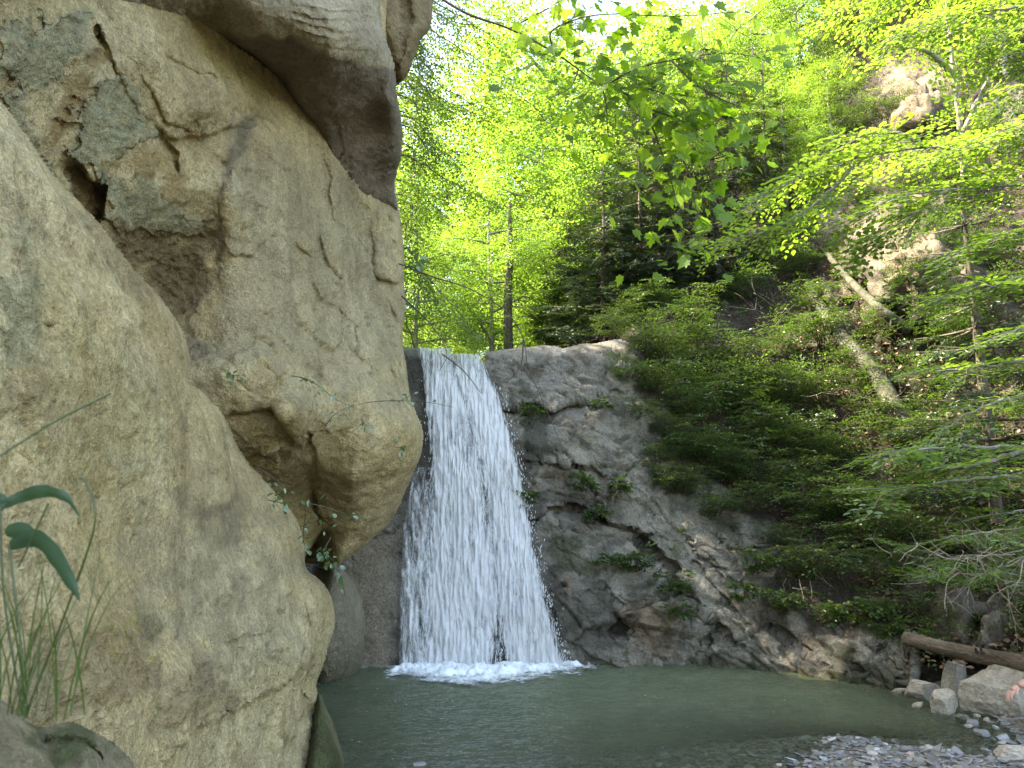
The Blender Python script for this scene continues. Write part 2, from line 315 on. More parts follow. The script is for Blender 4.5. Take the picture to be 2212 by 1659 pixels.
def A_feat(U, V):
    u, v = warp(U, V); f = 0
    f = f+ledge(u, v, [(470, 895), (520, 880), (585, 866), (600, 880), (640, 960), (680, 945)], .18, 8, 80)
    f = f+bump(u, v, (640, 900), (48, 52), .34)+bump(u, v, (760, 675), (28, 32), .10)+bump(u, v, (700, 625), (50, 40), .07)+bump(u, v, (800, 770), (42, 60), .12)
    f = f+crack(u, v, [(700, 330), (712, 380), (704, 425), (725, 475), (738, 500)], 3, .09)+crack(u, v, [(693, 505), (702, 560), (727, 605), (738, 650), (740, 690)], 4, .10)
    f = f+crack(u, v, [(630, 510), (650, 545), (675, 560)], 3, .06)+crack(u, v, [(675, 610), (690, 650), (735, 665), (748, 690), (770, 702)], 4, .06)
    f = f+crack(u, v, [(768, 705), (765, 770), (790, 790), (835, 800)], 5, .06)+crack(u, v, [(840, 800), (870, 830), (868, 780)], 4, .09)
    for x, dx, a in ((797, 4, .12), (836, 8, .10), (812, 2, .05)): f = f+crack(u, v, [(x, 450), (x+dx, 500), (x+2*dx, 560), (x+3*dx+8, 610)], 5, a)
    f = f+ledge(u, v, [(800, 560), (820, 600), (850, 612), (872, 590)], .16, 6, 60)+crack(u, v, [(835, 610), (845, 680), (862, 740)], 5, .12)
    f = f+ledge(u, v, [(690, 1020), (740, 1046), (800, 1040), (870, 1010), (912, 985)], .10, 14, 120)
    f = f+crack(u, v, [(665, 940), (680, 985), (672, 1050), (690, 1120)], 10, .22)
    f = f+bump(u, v, (440, 215), (75, 62), .20)+bump(u, v, (330, 130), (60, 70), .10)-bump(u, v, (330, 620), (110, 130), .18)+bump(u, v, (500, 460), (26, 160), .10)+bump(u, v, (590, 700), (120, 150), .12)-bump(u, v, (770, 560), (40, 120), .10)+bump(u, v, (540, 800), (70, 50), .14)+ledge(u, v, [(330, 270), (390, 292), (450, 290), (500, 270), (560, 262)], .09, 8, 45)
    # flaking crust: broken sheets of rind with their own thickness
    for pl, a in zip(LICH, (.03, .03, .015)): f = f-a*blob(u, v, pl, 5, 22)
    f = f+.16*blob(u, v, HOLE, 6, 5)+crack(u, v, [(215, 60), (235, 130), (270, 200), (310, 250), (345, 280), (380, 345), (384, 370)], 7, .10)
    f = f+ledge(u, v, [(300, 150), (335, 205), (360, 260), (400, 280), (440, 285)], .05, 4, 50)+ledge(u, v, [(340, 110), (420, 150), (470, 165), (475, 190)], .04, 4, 40)
    f = f+crack(u, v, [(500, 245), (518, 233), (545, 240)], 5, .05)+crack(u, v, [(520, 268), (560, 250), (585, 262)], 7, .06)+crack(u, v, [(525, 275), (515, 320), (490, 370), (478, 420), (476, 520)], 7, .035)
    f = f+crack(u, v, [(440, 470), (455, 520), (450, 570)], 5, .05)
    return f
LICH = [[(210, 170), (240, 150), (290, 200), (320, 260), (332, 290), (280, 320), (250, 345), (230, 372), (205, 392), (190, 370), (130, 342), (108, 362), (98, 350), (165, 300), (170, 240), (205, 210)],
        [(222, 402), (250, 380), (300, 370), (330, 380), (350, 402), (340, 420), (370, 437), (410, 430), (432, 460), (440, 505), (400, 512), (330, 492), (270, 492), (225, 480)],
        [(10, 40), (190, 40), (205, 110), (170, 150), (100, 200), (62, 190), (55, 260), (92, 330), (110, 352), (40, 330), (5, 180)]]
HOLE = [(140, 362), (160, 352), (220, 402), (225, 470), (190, 472), (150, 420)]
OCH = [[(165, 140), (210, 100), (232, 130), (207, 200), (167, 240), (162, 290), (115, 318), (150, 200)], [(238, 352), (310, 300), (352, 320), (382, 372), (412, 432), (370, 437), (343, 420), (348, 400), (300, 370), (250, 375)]]
BROWN = [(225, 490), (440, 515), (452, 600), (430, 700), (430, 830), (390, 700), (300, 590)]
def A_masks(U, V):
    u, v = warp(U, V, 6, 30); li = sum(blob(u, v, p, 14, 24) for p in LICH)*(.62+.3*fbm(np.stack([u.ravel()/22, v.ravel()/22, u.ravel()*0+8], 1), 4).reshape(u.shape)); oc = .8*sum(blob(u, v, p, 14, 18) for p in OCH)
    st = crack(u, v, [(590, 262), (560, 252), (528, 268), (518, 310), (495, 365), (480, 400)], 11, 1.5)+crack(u, v, [(480, 400), (474, 450), (478, 530), (470, 600)], 7, 1.0)
    br = blob(u, v, BROWN, 25, 20)+.8*blob(u, v, HOLE, 6, 5)+.35*blob(u, v, [(500, 880), (660, 880), (670, 1080), (560, 1080)], 20, 20)
    gy = .55*blob(u, v, [(500, 290), (700, 330), (860, 500), (880, 900), (560, 820), (440, 780), (470, 560)], 60, 60)
    mo = .35*blob(u, v, [(430, 50), (560, 120), (620, 200), (560, 220), (420, 120)], 20, 20)
    return [np.clip(li, 0, 1), np.clip(oc, 0, .9), np.clip(st, 0, 1)], [np.clip(br, 0, 1), mo, gy]
def sand_disp(P, U, V, m1, m2):
    d = .035*fbm(P*1.6, 4)+.012*fbm(P*np.array([7, 7, 7]), 4, .6)
    pit = smooth(.25, .75, fbm(P*2.3+5, 3))
    g = ridged(P*np.array([3, 3, 4.5])+3, 4); d = d+.018*np.minimum(0, 1.0-g)*smooth(-.1, .4, fbm(P*1.1+9, 2))
    d = d-.012*pit*np.maximum(0, fbm(P*20, 2, .5))+.002*fbm(P*30, 2, .6)+.012*fbm(P*12, 3)*smooth(-.1, .5, fbm(P*1.9+2, 2))
    q1, q2 = facets(P, 1.9, (.3, .1, 1), 1.4, 41, .35); mm = smooth(.05, .45, fbm(P*.8+33, 3)); d = d+mm*(.022*q1-.010*q2)
    v1, s1 = veins(P, (.35, .1, 1), .35, 1.1, .018, 21); d = d+(.016*(s1-.5)-.012*v1)*smooth(.05, .3, fbm(P*.9+14, 2))
    if m1: d = d+m1[0].ravel()*.010*fbm(P*42, 3, .7)+m2[0].ravel()*(.020*fbm(P*22, 4, .7)-.012*np.maximum(0, ridged(P*13, 2)-.9))
    return d
layer('rock_face', A_out, A_cp, M_sand, 3.2, A_feat, A_masks, 55, .40, (-1.2, 1.4, 0), sand_disp, cliff, clip=(-220, -320, 1000, 1330))
B_cp = [(-500, -700, 1.5), (0, -700, 2.4), (850, -700, 6.3), (0, -100, 2.55), (400, -100, 3.95), (400, 0, 4.15), (560, 45, 4.45), (700, 104, 4.85), (790, 128, 5.35), (850, 132, 5.8), (620, -60, 4.55), (740, 30, 4.95), (820, 40, 5.55), (840, -100, 5.9),
        (600, 172, 5.5), (640, 232, 5.75), (692, 292, 6.1), (700, 352, 6.35), (760, 420, 6.75), (790, 447, 7.0), (846, 452, 7.45), (530, 112, 5.0), (430, 62, 4.65), (300, 32, 3.9), (150, 12, 3.2), (800, 260, 6.25), (860, 210, 6.1), (868, 330, 6.7), (760, 200, 5.7), (856, 400, 7.2)]
B_out = [(-500, -700), (300, -720), (830, -700), (815, -200), (820, 0), (828, 62), (850, 130), (858, 200), (868, 262), (868, 340), (852, 397), (860, 452), (846, 450), (792, 447), (760, 420), (700, 352), (690, 290), (640, 230), (600, 170), (530, 110), (430, 60), (300, 30), (150, 8), (-500, -60)]
def B_feat(U, V):
    u, v = warp(U, V, 6, 40)
    f = crack(u, v, [(665, 205), (690, 240), (735, 275), (742, 330), (735, 345)], 2.5, .04)+crack(u, v, [(790, 440), (812, 380), (850, 365)], 4, .08)+bump(u, v, (845, 230), (20, 40), .12)
    for k in range(5): f = f+ledge(u, v, [(640-20*k, 15+22*k*.8-10), (720, 25+20*k), (800, 20+22*k)], .022, 3, 16)
    return f
def B_masks(U, V):
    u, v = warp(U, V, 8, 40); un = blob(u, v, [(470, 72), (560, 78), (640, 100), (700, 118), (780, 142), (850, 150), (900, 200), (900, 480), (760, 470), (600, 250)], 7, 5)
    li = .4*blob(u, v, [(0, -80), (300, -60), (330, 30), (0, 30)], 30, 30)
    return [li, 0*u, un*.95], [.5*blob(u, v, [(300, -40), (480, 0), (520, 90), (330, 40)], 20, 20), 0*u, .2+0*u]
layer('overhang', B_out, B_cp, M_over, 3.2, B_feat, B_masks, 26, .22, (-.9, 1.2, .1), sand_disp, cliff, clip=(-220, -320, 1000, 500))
layer('buttress', [(780, -700), (1000, -700), (965, -100), (936, 0), (930, 60), (906, 95), (888, 150), (868, 172), (845, 150), (815, 0)],
      [(780, -700, 8.0), (1000, -700, 8.3), (936, 0, 7.9), (815, 0, 7.3), (868, 172, 7.6), (880, 60, 7.4)], M_sand, 3.6, lambda U, V: crack(*warp(U, V, 6, 40), [(872, -100), (880, 40), (862, 150)], 7, .2),
      lambda U, V: ([0*U, 0*U, .15+0*U], [.75+0*U, 0*U, 0*U]), 30, .3, (-1.2, 1.5, 0), sand_disp, cliff, clip=(760, -320, 1010, 220))
D_cp = [(-500, -200, 1.5), (-500, 500, 1.2), (-500, 1100, 1.05), (-500, 1900, .95), (0, 215, 2.25), (-200, 60, 1.9), (200, 470, 2.85), (340, 640, 3.5), (405, 780, 4.0), (480, 900, 4.5), (560, 1030, 5.0), (655, 1150, 5.5), (704, 1300, 5.75), (692, 1480, 5.5), (695, 1600, 5.35), (690, 1900, 5.1),
        (0, 600, 1.9), (200, 800, 2.55), (330, 800, 3.2), (390, 900, 3.65), (400, 1050, 3.7), (385, 1250, 3.45), (480, 1100, 4.25), (550, 1300, 4.4), (300, 1300, 2.85), (100, 1300, 2.05), (0, 1000, 1.75), (600, 1550, 4.6), (560, 1430, 4.25), (400, 1600, 3.05), (250, 1650, 2.3), (200, 1800, 2.1), (640, 1300, 5.1), (620, 1460, 4.75), (500, 1480, 3.75)]
D_out = [(-500, -220), (-100, 135), (0, 212), (60, 290), (130, 390), (200, 468), (270, 556), (340, 636), (388, 705), (410, 770), (408, 820), (440, 848), (482, 900), (522, 980), (572, 1040), (622, 1092), (655, 1150), (662, 1225), (690, 1250), (716, 1290), (724, 1345), (708, 1395), (698, 1440), (684, 1478),
         (690, 1510), (706, 1560), (700, 1610), (690, 1700), (690, 1900), (-500, 1900)]
def D_feat(U, V):
    u, v = warp(U, V, 8, 45); f = ledge(u, v, [(395, 1600), (450, 1565), (530, 1530), (600, 1480), (640, 1452), (700, 1400)], .09, 7, 110)
    f = f+crack(u, v, [(412, 825), (400, 870), (384, 960), (378, 1060)], 7, .07)+crack(u, v, [(655, 1150), (664, 1230), (655, 1290), (668, 1350), (650, 1420)], 6, .12)
    f = f+bump(u, v, (690, 1310), (36, 60), .2)+bump(u, v, (676, 1420), (34, 60), .16)+ledge(u, v, [(600, 1650), (640, 1560), (690, 1500)], .10, 8, 60)+crack(u, v, [(660, 1500), (680, 1560), (660, 1640)], 6, .1)
    f = f+ledge(u, v, [(412, 815), (405, 870), (388, 960), (380, 1060), (392, 1200)][::-1], .16, 14, 110)+bump(u, v, (180, 700), (130, 120), .10)-bump(u, v, (90, 560), (70, 110), .08)-bump(u, v, (250, 1130), (110, 160), .10)+bump(u, v, (560, 1230), (90, 120), .12)+bump(u, v, (600, 1400), (80, 60), .12)+bump(u, v, (420, 1500), (110, 60), .10)+bump(u, v, (470, 1000), (50, 80), .08)
    f = f+crack(u, v, [(255, 905), (262, 980), (258, 1030)], 3, .02)+crack(u, v, [(265, 1010), (320, 990)], 3, .02)+ledge(u, v, [(470, 1390), (560, 1370), (640, 1320)], .04, 8, 40)
    f = f+crack(u, v, [(310, 620), (350, 680), (392, 790)], 4, .03)+crack(u, v, [(90, 700), (130, 715)], 4, .03)
    return f
def D_masks(U, V):
    u, v = warp(U, V, 8, 40)
    st = .65*blob(u, v, [(430, 1080), (500, 1080), (515, 1190), (440, 1200)], 22, 26)+.35*blob(u, v, [(400, 900), (480, 930), (620, 1120), (560, 1180), (400, 1100)], 40, 30)
    st = st+.5*blob(u, v, [(515, 1210), (550, 1250), (545, 1320), (505, 1290)], 14, 16)+.5*blob(u, v, [(20, 820), (70, 810), (60, 880), (10, 900)], 12, 16)
    li = .55*blob(u, v, [(0, 540), (60, 600), (100, 760), (40, 790), (0, 760)], 30, 26)+.3*blob(u, v, [(0, 400), (80, 500), (60, 560), (0, 560)], 30, 30)
    br = .7*blob(u, v, [(380, 1180), (560, 1200), (600, 1400), (480, 1520), (380, 1400)], 40, 50)*smooth(-.1, .4, fbm(np.stack([u.ravel()/30, v.ravel()/110, u.ravel()*0+4], 1), 4).reshape(u.shape))+.8*blob(u, v, [(110, 1360), (330, 1340), (330, 1480), (200, 1560), (60, 1540)], 30, 26)+.6*blob(u, v, [(150, 470), (230, 500), (340, 640), (300, 650)], 18, 16)+.7*blob(u, v, [(330, 1480), (420, 1400), (500, 1500), (330, 1640)], 26, 24)
    oc = .30*blob(u, v, [(200, 1330), (320, 1280), (330, 1420), (220, 1420)], 20, 26)+.3*blob(u, v, [(330, 640), (392, 720), (402, 800), (340, 730)], 20, 20)+.2*blob(u, v, [(380, 880), (430, 900), (400, 1250), (350, 1250)], 20, 20)
    gy = .8*blob(u, v, [(280, 1050), (600, 1180), (690, 1350), (500, 1480), (300, 1300)], 70, 60)
    return [np.clip(li, 0, 1), oc, np.clip(st*.75, 0, .7)], [np.clip(br, 0, 1)*.75, .7*blob(u, v, [(220, 1330), (330, 1300), (330, 1420), (240, 1440)], 14, 26)*smooth(-.1, .3, fbm(np.stack([u.ravel()/20, v.ravel()/20, u.ravel()*0], 1), 3).reshape(u.shape))+.2*blob(u, v, [(0, 500), (180, 600), (330, 900), (330, 1250), (200, 1250), (60, 1000)], 50, 60), gy*.6]
layer('boulder_ridge', D_out, D_cp, M_sand, 3.2, D_feat, D_masks, 60, .32, (-.9, .9, 0), sand_disp, cliff, clip=(-460, -200, 800, 1800))
layer('pillar', [(712, 1225), (745, 1232), (775, 1268), (788, 1320), (786, 1400), (772, 1455), (740, 1480), (690, 1490), (685, 1400), (695, 1300)],
      [(712, 1225, 8.1), (788, 1320, 8.3), (740, 1330, 7.95), (690, 1480, 8.0), (740, 1440, 8.1), (772, 1455, 8.4)], M_moss, 3, None,
      lambda U, V: ([0*U, 0*U, .1+0*U], [.4*blob(U, V, [(690, 1400), (790, 1400), (790, 1500), (690, 1500)], 20, 10), .35*blob(U, V, [(700, 1260), (730, 1300), (730, 1400), (690, 1400)], 20, 20), .6+0*U]), 32, .4, (-.3, .7, 0), sand_disp, cliff)
# unseen mass added behind the faces to block sun; rises past the frame
def mass(name, xs, ys, zfun, base, mat, parent):
    X, Y = np.meshgrid(xs, ys); Z = zfun(X, Y); n = X.size; idx = np.arange(n).reshape(X.shape)
    top = np.stack([X, Y, Z], -1).reshape(-1, 3); f = np.stack([idx[:-1, :-1], idx[:-1, 1:], idx[1:, 1:], idx[1:, :-1]], -1).reshape(-1, 4)
    rim = np.concatenate([idx[0], idx[1:, -1], idx[-1, -2::-1], idx[-2:0:-1, 0]]); low = top[rim].copy(); low[:, 2] = base; k = n+np.arange(len(rim))
    f = np.concatenate([f, np.stack([rim, k, np.roll(k, -1), np.roll(rim, -1)], 1)])
    return mesh_np(name, np.concatenate([top, low])-np.array(parent.location), f, mat, parent, True)
mass('unseen_sun_block', np.linspace(-9, -2.9, 24), np.linspace(-2.5, 14.5, 60), lambda X, Y: 7.1+.4*fbm(np.stack([X.ravel()*.6, Y.ravel()*.6, X.ravel()*0], 1), 3).reshape(X.shape)-.15*(X+3)**2*.2, -.6, M_sand, cliff)
# mossy rock at the water's edge and the blurred rock by the lens
o = layer('mossy_rock', [(686, 1500), (706, 1530), (726, 1580), (744, 1650), (752, 1720), (720, 1760), (660, 1720), (672, 1600)], [(690, 1510, 5.45), (744, 1650, 5.25), (700, 1640, 5.0), (690, 1720, 4.9), (750, 1720, 5.1)], M_moss, 3, None,
          lambda U, V: ([0*U, 0*U, .5+0*U], [0*U, np.clip(.95-.5*smooth(12, 2, np.abs(U-706-(V-1530)*.32)), 0, 1), 0*U]), 26, .25, (-.2, .5, -.1), sand_disp)
tag(o, 'low wedge of green mossy rock at the foot of the cliff', 'rock')
o = layer('foreground_rock', [(-120, 1480), (-10, 1506), (50, 1552), (90, 1570), (150, 1560), (205, 1582), (250, 1612), (290, 1662), (330, 1760), (300, 1900), (-120, 1900)],
          [(-120, 1480, .95), (0, 1520, 1.0), (150, 1570, 1.15), (290, 1662, 1.35), (100, 1640, .98), (0, 1650, .86), (200, 1760, 1.05), (-100, 1850, .72), (300, 1880, 1.15)], M_moss, 3, lambda U, V: crack(*warp(U, V, 6, 40), [(85, 1570), (110, 1600), (180, 1600), (215, 1640), (210, 1700)], 8, .05),
          lambda U, V: ([.3+0*U, 0*U, .25*blob(U, V, [(80, 1560), (190, 1580), (230, 1660), (130, 1640)], 12, 10)], [.55+0*U, .85*blob(U, V, [(60, 1560), (200, 1570), (250, 1640), (120, 1640)], 20, 20), 0*U]), 40, .10, (-.1, .25, -.1), lambda P, U, V, a, b: .02*fbm(P*6, 4)+.0015*fbm(P*40, 3))
tag(o, 'dark lichened rock in the bottom left corner beside the grass', 'rock')

# ---- the grey rock step that carries the waterfall
Wf = [(600, 700, 11.2), (870, 745, 10.1), (960, 758, 10.15), (1045, 770, 10.25), (1130, 750, 10.5), (1246, 744, 10.8), (1340, 735, 11.0), (1420, 760, 11.2), (690, 1100, 9.5), (800, 1100, 9.5), (860, 1100, 9.45), (980, 1000, 9.55), (1080, 1000, 9.6), (980, 1250, 9.25), (1000, 1435, 9.05),
      (1170, 930, 9.95), (1300, 900, 10.2), (1220, 1000, 9.65), (1330, 1020, 9.8), (1170, 1060, 9.72), (1260, 1060, 9.72), (1180, 1160, 9.5), (1330, 1200, 9.55), (1230, 1220, 9.42), (1250, 1300, 9.15), (1400, 1300, 9.2), (1200, 1425, 9.1), (1300, 1424, 9.05), (1450, 1425, 9.0), (1420, 1000, 10.3), (1450, 850, 10.9),
      (640, 1480, 8.9), (750, 1450, 8.85), (865, 1436, 9.0), (1520, 1430, 8.95), (1560, 1250, 9.3), (1640, 1120, 9.9), (1500, 1130, 9.75), (1560, 1000, 10.4), (1600, 800, 11.4), (1700, 1450, 8.6), (1900, 1490, 7.75), (1975, 1506, 7.45), (1700, 1340, 8.9), (1900, 1370, 8.2), (1950, 1330, 8.5),
      (640, 1560, 8.8), (1000, 1530, 9.0), (1300, 1530, 8.95), (1700, 1560, 8.5), (2000, 1600, 7.35)]
Wy = tps(Wf)
W_out = [(600, 800), (760, 700), (868, 746), (905, 752), (960, 764), (1010, 772), (1046, 778), (1054, 760), (1110, 752), (1166, 746), (1205, 750), (1216, 754), (1246, 745), (1290, 740), (1336, 733), (1385, 760), (1430, 850), (1490, 960), (1570, 1060), (1660, 1110), (1740, 1160), (1840, 1220), (1960, 1310), (1985, 1390), (1990, 1480), (1995, 1580), (1700, 1540), (1300, 1510), (1000, 1510), (600, 1550)]
def W_feat(U, V):
    u, v = warp(U, V, 9, 50); f = ledge(u, v, [(1080, 885), (1125, 882), (1162, 874), (1185, 884), (1246, 869), (1310, 852)], .26, 4, 55)
    f = f+ledge(u, v, [(1128, 1000), (1176, 993), (1223, 1003), (1284, 1012), (1340, 1040)], .16, 5, 60)
    f = f+ledge(u, v, [(1148, 1120), (1181, 1099), (1209, 1090), (1246, 1090), (1274, 1108), (1345, 1136), (1400, 1150)], .30, 5, 50)-ledge(u, v, [(1148, 1128), (1209, 1098), (1274, 1116), (1345, 1144)], .24, 5, 70)
    f = f+crack(u, v, [(1340, 1130), (1406, 1183), (1443, 1230), (1481, 1291), (1512, 1345), (1525, 1400)], 10, .35)+crack(u, v, [(1424, 1090), (1450, 1140), (1490, 1165), (1500, 1200), (1560, 1250)], 5, .12)
    f = f+ledge(u, v, [(1180, 1242), (1246, 1256), (1340, 1274), (1440, 1290)], -.14, 8, 120)+crack(u, v, [(1310, 1275), (1330, 1320), (1345, 1375)], 13, .3)
    for a in ([(1475, 1180), (1520, 1240), (1600, 1330)], [(1500, 1170), (1560, 1230), (1640, 1290)], [(1450, 1220), (1520, 1310), (1590, 1380)], [(1505, 1300), (1560, 1370), (1620, 1400)], [(1540, 1150), (1600, 1200), (1660, 1170)], [(1580, 1280), (1640, 1220), (1700, 1190)], [(1480, 1240), (1530, 1330), (1570, 1370)]): f = f+ledge(u, v, a, .07, 3, 25)
    for a in ([(1660, 1350), (1740, 1400), (1800, 1470)], [(1800, 1340), (1840, 1400), (1850, 1470)], [(1900, 1390), (1935, 1450), (1950, 1500)], [(1120, 1285), (1150, 1260), (1180, 1300), (1200, 1340)]): f = f+crack(u, v, a, 6, .1)
    f = f+crack(u, v, [(795, 1165), (840, 1150), (870, 1128), (905, 1122)], 3, .05)+ledge(u, v, [(850, 1200), (890, 1190), (920, 1180)], .05, 3, 20)
    f = f+bump(u, v, (1156, 1022), (16, 38), .14)+bump(u, v, (1150, 780), (90, 20), .1)
    return f
FALLP = [(875, 750), (1040, 760), (1095, 870), (1150, 1060), (1190, 1200), (1250, 1450), (850, 1450), (860, 1200), (880, 1000)]
def W_masks(U, V):
    u, v = warp(U, V, 10, 40)
    wet = blob(u, v, FALLP, 25, 14)+.8*blob(u, v, [(1120, 900), (1175, 920), (1170, 1120), (1130, 1120)], 14, 14)+.7*blob(u, v, [(1180, 1250), (1330, 1270), (1350, 1430), (1230, 1430)], 20, 16)
    pale = .75*blob(u, v, [(1060, 760), (1330, 745), (1330, 860), (1100, 870)], 20, 20)+.6*blob(u, v, [(1170, 900), (1300, 890), (1420, 1000), (1300, 1010), (1180, 980)], 24, 24)+.5*blob(u, v, [(1480, 1180), (1640, 1130), (1660, 1260), (1580, 1330), (1500, 1260)], 18, 18)+.5*blob(u, v, [(1200, 1110), (1330, 1150), (1350, 1220), (1230, 1190)], 20, 16)+.4*blob(u, v, [(1540, 1340), (1940, 1370), (1950, 1470), (1700, 1440), (1560, 1420)], 20, 24)
    och = .85*blob(u, v, [(1188, 1248), (1235, 1256), (1240, 1300), (1210, 1310)], 10, 12)+.6*blob(u, v, [(1340, 1285), (1460, 1300), (1470, 1420), (1360, 1420)], 22, 20)+.8*blob(u, v, [(1142, 985), (1170, 985), (1168, 1060), (1146, 1060)], 6, 6)+.5*blob(u, v, [(1540, 1330), (1600, 1340), (1600, 1380), (1540, 1370)], 14, 14)+.35*blob(u, v, [(740, 1200), (850, 1150), (860, 1440), (740, 1440)], 30, 20)
    moss = .8*blob(u, v, [(1165, 1150), (1240, 1160), (1275, 1240), (1190, 1245)], 14, 14)+.7*blob(u, v, [(1100, 890), (1165, 905), (1180, 990), (1130, 990)], 12, 14)+.6*smooth(26, 4, 1428+np.maximum(0, u-1560)*.16-v)*(u > 1480)+.5*blob(u, v, [(1780, 1400), (1960, 1420), (1970, 1510), (1800, 1490)], 16, 20)
    soil = blob(u, v, [(1390, 690), (1520, 690), (1720, 1100), (1840, 1220), (2000, 1330), (1900, 1350), (1640, 1340), (1660, 1140), (1560, 1060), (1450, 1060), (1420, 900), (1340, 800)], 22, 26)
    drk = .8*blob(u, v, [(1305, 1270), (1345, 1280), (1350, 1370), (1325, 1370)], 8, 8)+.7*blob(u, v, [(1165, 1050), (1330, 1060), (1340, 1120), (1170, 1100)], 14, 14)+.9*blob(u, v, [(872, 750), (918, 755), (925, 880), (890, 880)], 8, 8)+.8*blob(u, v, [(1040, 1330), (1075, 1330), (1110, 1440), (1040, 1440)], 8, 8)  # recess and ledge shadow painted dark; the rest is dark rock by the fall
    nz = fbm(np.stack([u.ravel()/75, v.ravel()/50, u.ravel()*0+5], 1), 5, .6).reshape(u.shape); pale = pale*smooth(-.35, .25, nz)+.35*smooth(.25, .6, nz)*(u > 1100); drk = drk+.55*smooth(.12, .5, -nz)*(u > 1100)
    moss = moss+.5*smooth(.3, .6, fbm(np.stack([u.ravel()/55, v.ravel()/55, u.ravel()*0+15], 1), 4).reshape(u.shape))*(u > 1100)
    return [np.clip(pale, 0, 1), np.clip(och, 0, 1), np.clip(drk, 0, .9)], [np.clip(soil, 0, 1), np.clip(moss, 0, 1), np.clip(wet, 0, 1)]
def strata(P, dip, n=7.):
    h = (P@np.array(dip))*n+.8*fbm(P*1.5, 3)+.25*fbm(P*6, 3); k = np.floor(h); fr = h-k
    return (np.sin(k*12.9898)*43758.5453 % 1)*.6+smooth(0, .25, fr)*.4
def W_disp(P, U, V, m1, m2):
    rockm = 1-.75*m2[0].ravel(); sm = np.where(U < 1060, .25, 1)*(1-.85*np.clip(blob(U, V, FALLP, 30, 4), 0, 1)); a = smooth(1380, 1560, U)
    st = (1-a)*strata(P, (.12, 0, 1.), 9)+a*strata(P, (.62, 0, .75), 9)
    f1, c1 = facets(P, 1.25, (.25, 0, 1), 2.0, 5); f2, c2 = facets(P, 3.2, (.5, 0, .85), 2.4, 9); f3, c3 = facets(P, 8, (.5, 0, .85), 2.2, 29); mk = rockm*sm*(.3+.7*smooth(748, 810, V))
    d = .05*fbm(P*1.1, 3)*sm+mk*(.085*f1-.05*c1+.035*f2-.02*c2*smooth(-.2, .3, fbm(P*1.2+3, 2))+.010*f3*smooth(-.1, .3, fbm(P*1.4+13, 2)))+.020*(st-.4)*mk*smooth(0, .5, fbm(P*.9+4, 2))
    v2, s2 = veins(P, (.62, 0, .75), .7, 3.6, .03, 7); d = d+a*mk*(.05*(s2-.5)-.04*v2)
    return d+.006*fbm(P*9, 3, .6)*sm+.005*fbm(P*26, 4, .7)*(.4+.6*sm)+m2[0].ravel()*.02*fbm(P*18, 3, .7)
rw = layer('rock_wall', W_out, Wf, M_wall, 3.2, W_feat, W_masks, 22, .3, (.0, 1.6, .15), W_disp)
tag(rw, 'grey cracked rock step beside and behind the waterfall', 'rock wall', kind='structure')

# ---- steep bank on the right
Hf = [(1300, 760, 11.5), (1360, 720, 11.8), (1450, 700, 12.3), (1430, 850, 11.1), (1490, 960, 10.75), (1500, 1060, 10.5), (1600, 900, 11.4), (1570, 1060, 10.4), (1660, 1110, 10.1), (1700, 1200, 9.7), (1750, 1330, 9.0), (1960, 1420, 8.0), (1985, 1500, 7.7), (2100, 1480, 7.4), (2300, 1480, 6.9), (2600, 1450, 6.2), (2600, 1000, 7.6), (2212, 1380, 7.6), (2212, 1250, 8.2), (2212, 1000, 9.3), (2212, 700, 10.6), (2100, 400, 12.4), (2212, 150, 13.6),
      (2000, 1200, 8.9), (1900, 1050, 10.0), (1800, 850, 11.2), (1950, 750, 10.7), (1900, 560, 11.6), (2030, 560, 11.2), (1850, 450, 13.0), (1700, 650, 13.0), (1600, 560, 14.2), (1700, 400, 15.5), (1850, 260, 15.4), (1960, 200, 14.6), (2000, 80, 15.4), (1500, 600, 14.0), (1450, 560, 15.0), (1600, 380, 17.0), (1780, 120, 19.0), (1950, -150, 19.0), (2300, -300, 18.0), (2600, 300, 10.0), (2700, -300, 15.0)]
Hy = tps(Hf)
H_out = [(1300, 770), (1345, 722), (1420, 630), (1520, 470), (1640, 300), (1760, 90), (1900, -160), (2050, -330), (2650, -330), (2650, 1580), (2300, 1570), (2080, 1545), (1990, 1540), (1965, 1440), (1850, 1330), (1650, 1240), (1500, 1100), (1400, 950)]
def H_feat(U, V):
    u, v = warp(U, V, 12, 60)
    f = ledge(u, v, [(1780, 520), (1850, 600), (1950, 690), (2060, 700), (2100, 640)], .5, 8, 90)+bump(u, v, (1960, 560), (120, 120), .5)
    f = f+crack(u, v, [(1780, 560), (1850, 680), (1930, 820), (2010, 980)], 22, .5)+bump(u, v, (1985, 230), (70, 60), .6)+ledge(u, v, [(1900, 250), (1980, 290), (2060, 260)], .4, 8, 60)
    f = f+ledge(u, v, [(1960, 80), (2010, 120), (2060, 110)], .6, 8, 50)+crack(u, v, [(1890, 520), (1940, 590), (1960, 690)], 10, .25)+crack(u, v, [(1960, 480), (2010, 560), (2080, 600)], 8, .2)
    f = f+ledge(u, v, [(1985, 1395), (2050, 1405), (2130, 1425), (2260, 1440)], .7, 8, 60)
    for k in range(6): f = f+ledge(u, v, [(1880+60*k, 1040+35*k), (1980+50*k, 1130+38*k), (2090+40*k, 1250+36*k)], .16, 5, 40)
    f = f+ledge(u, v, [(2040, 250), (2120, 280), (2180, 240)], .4, 8, 60)
    return f
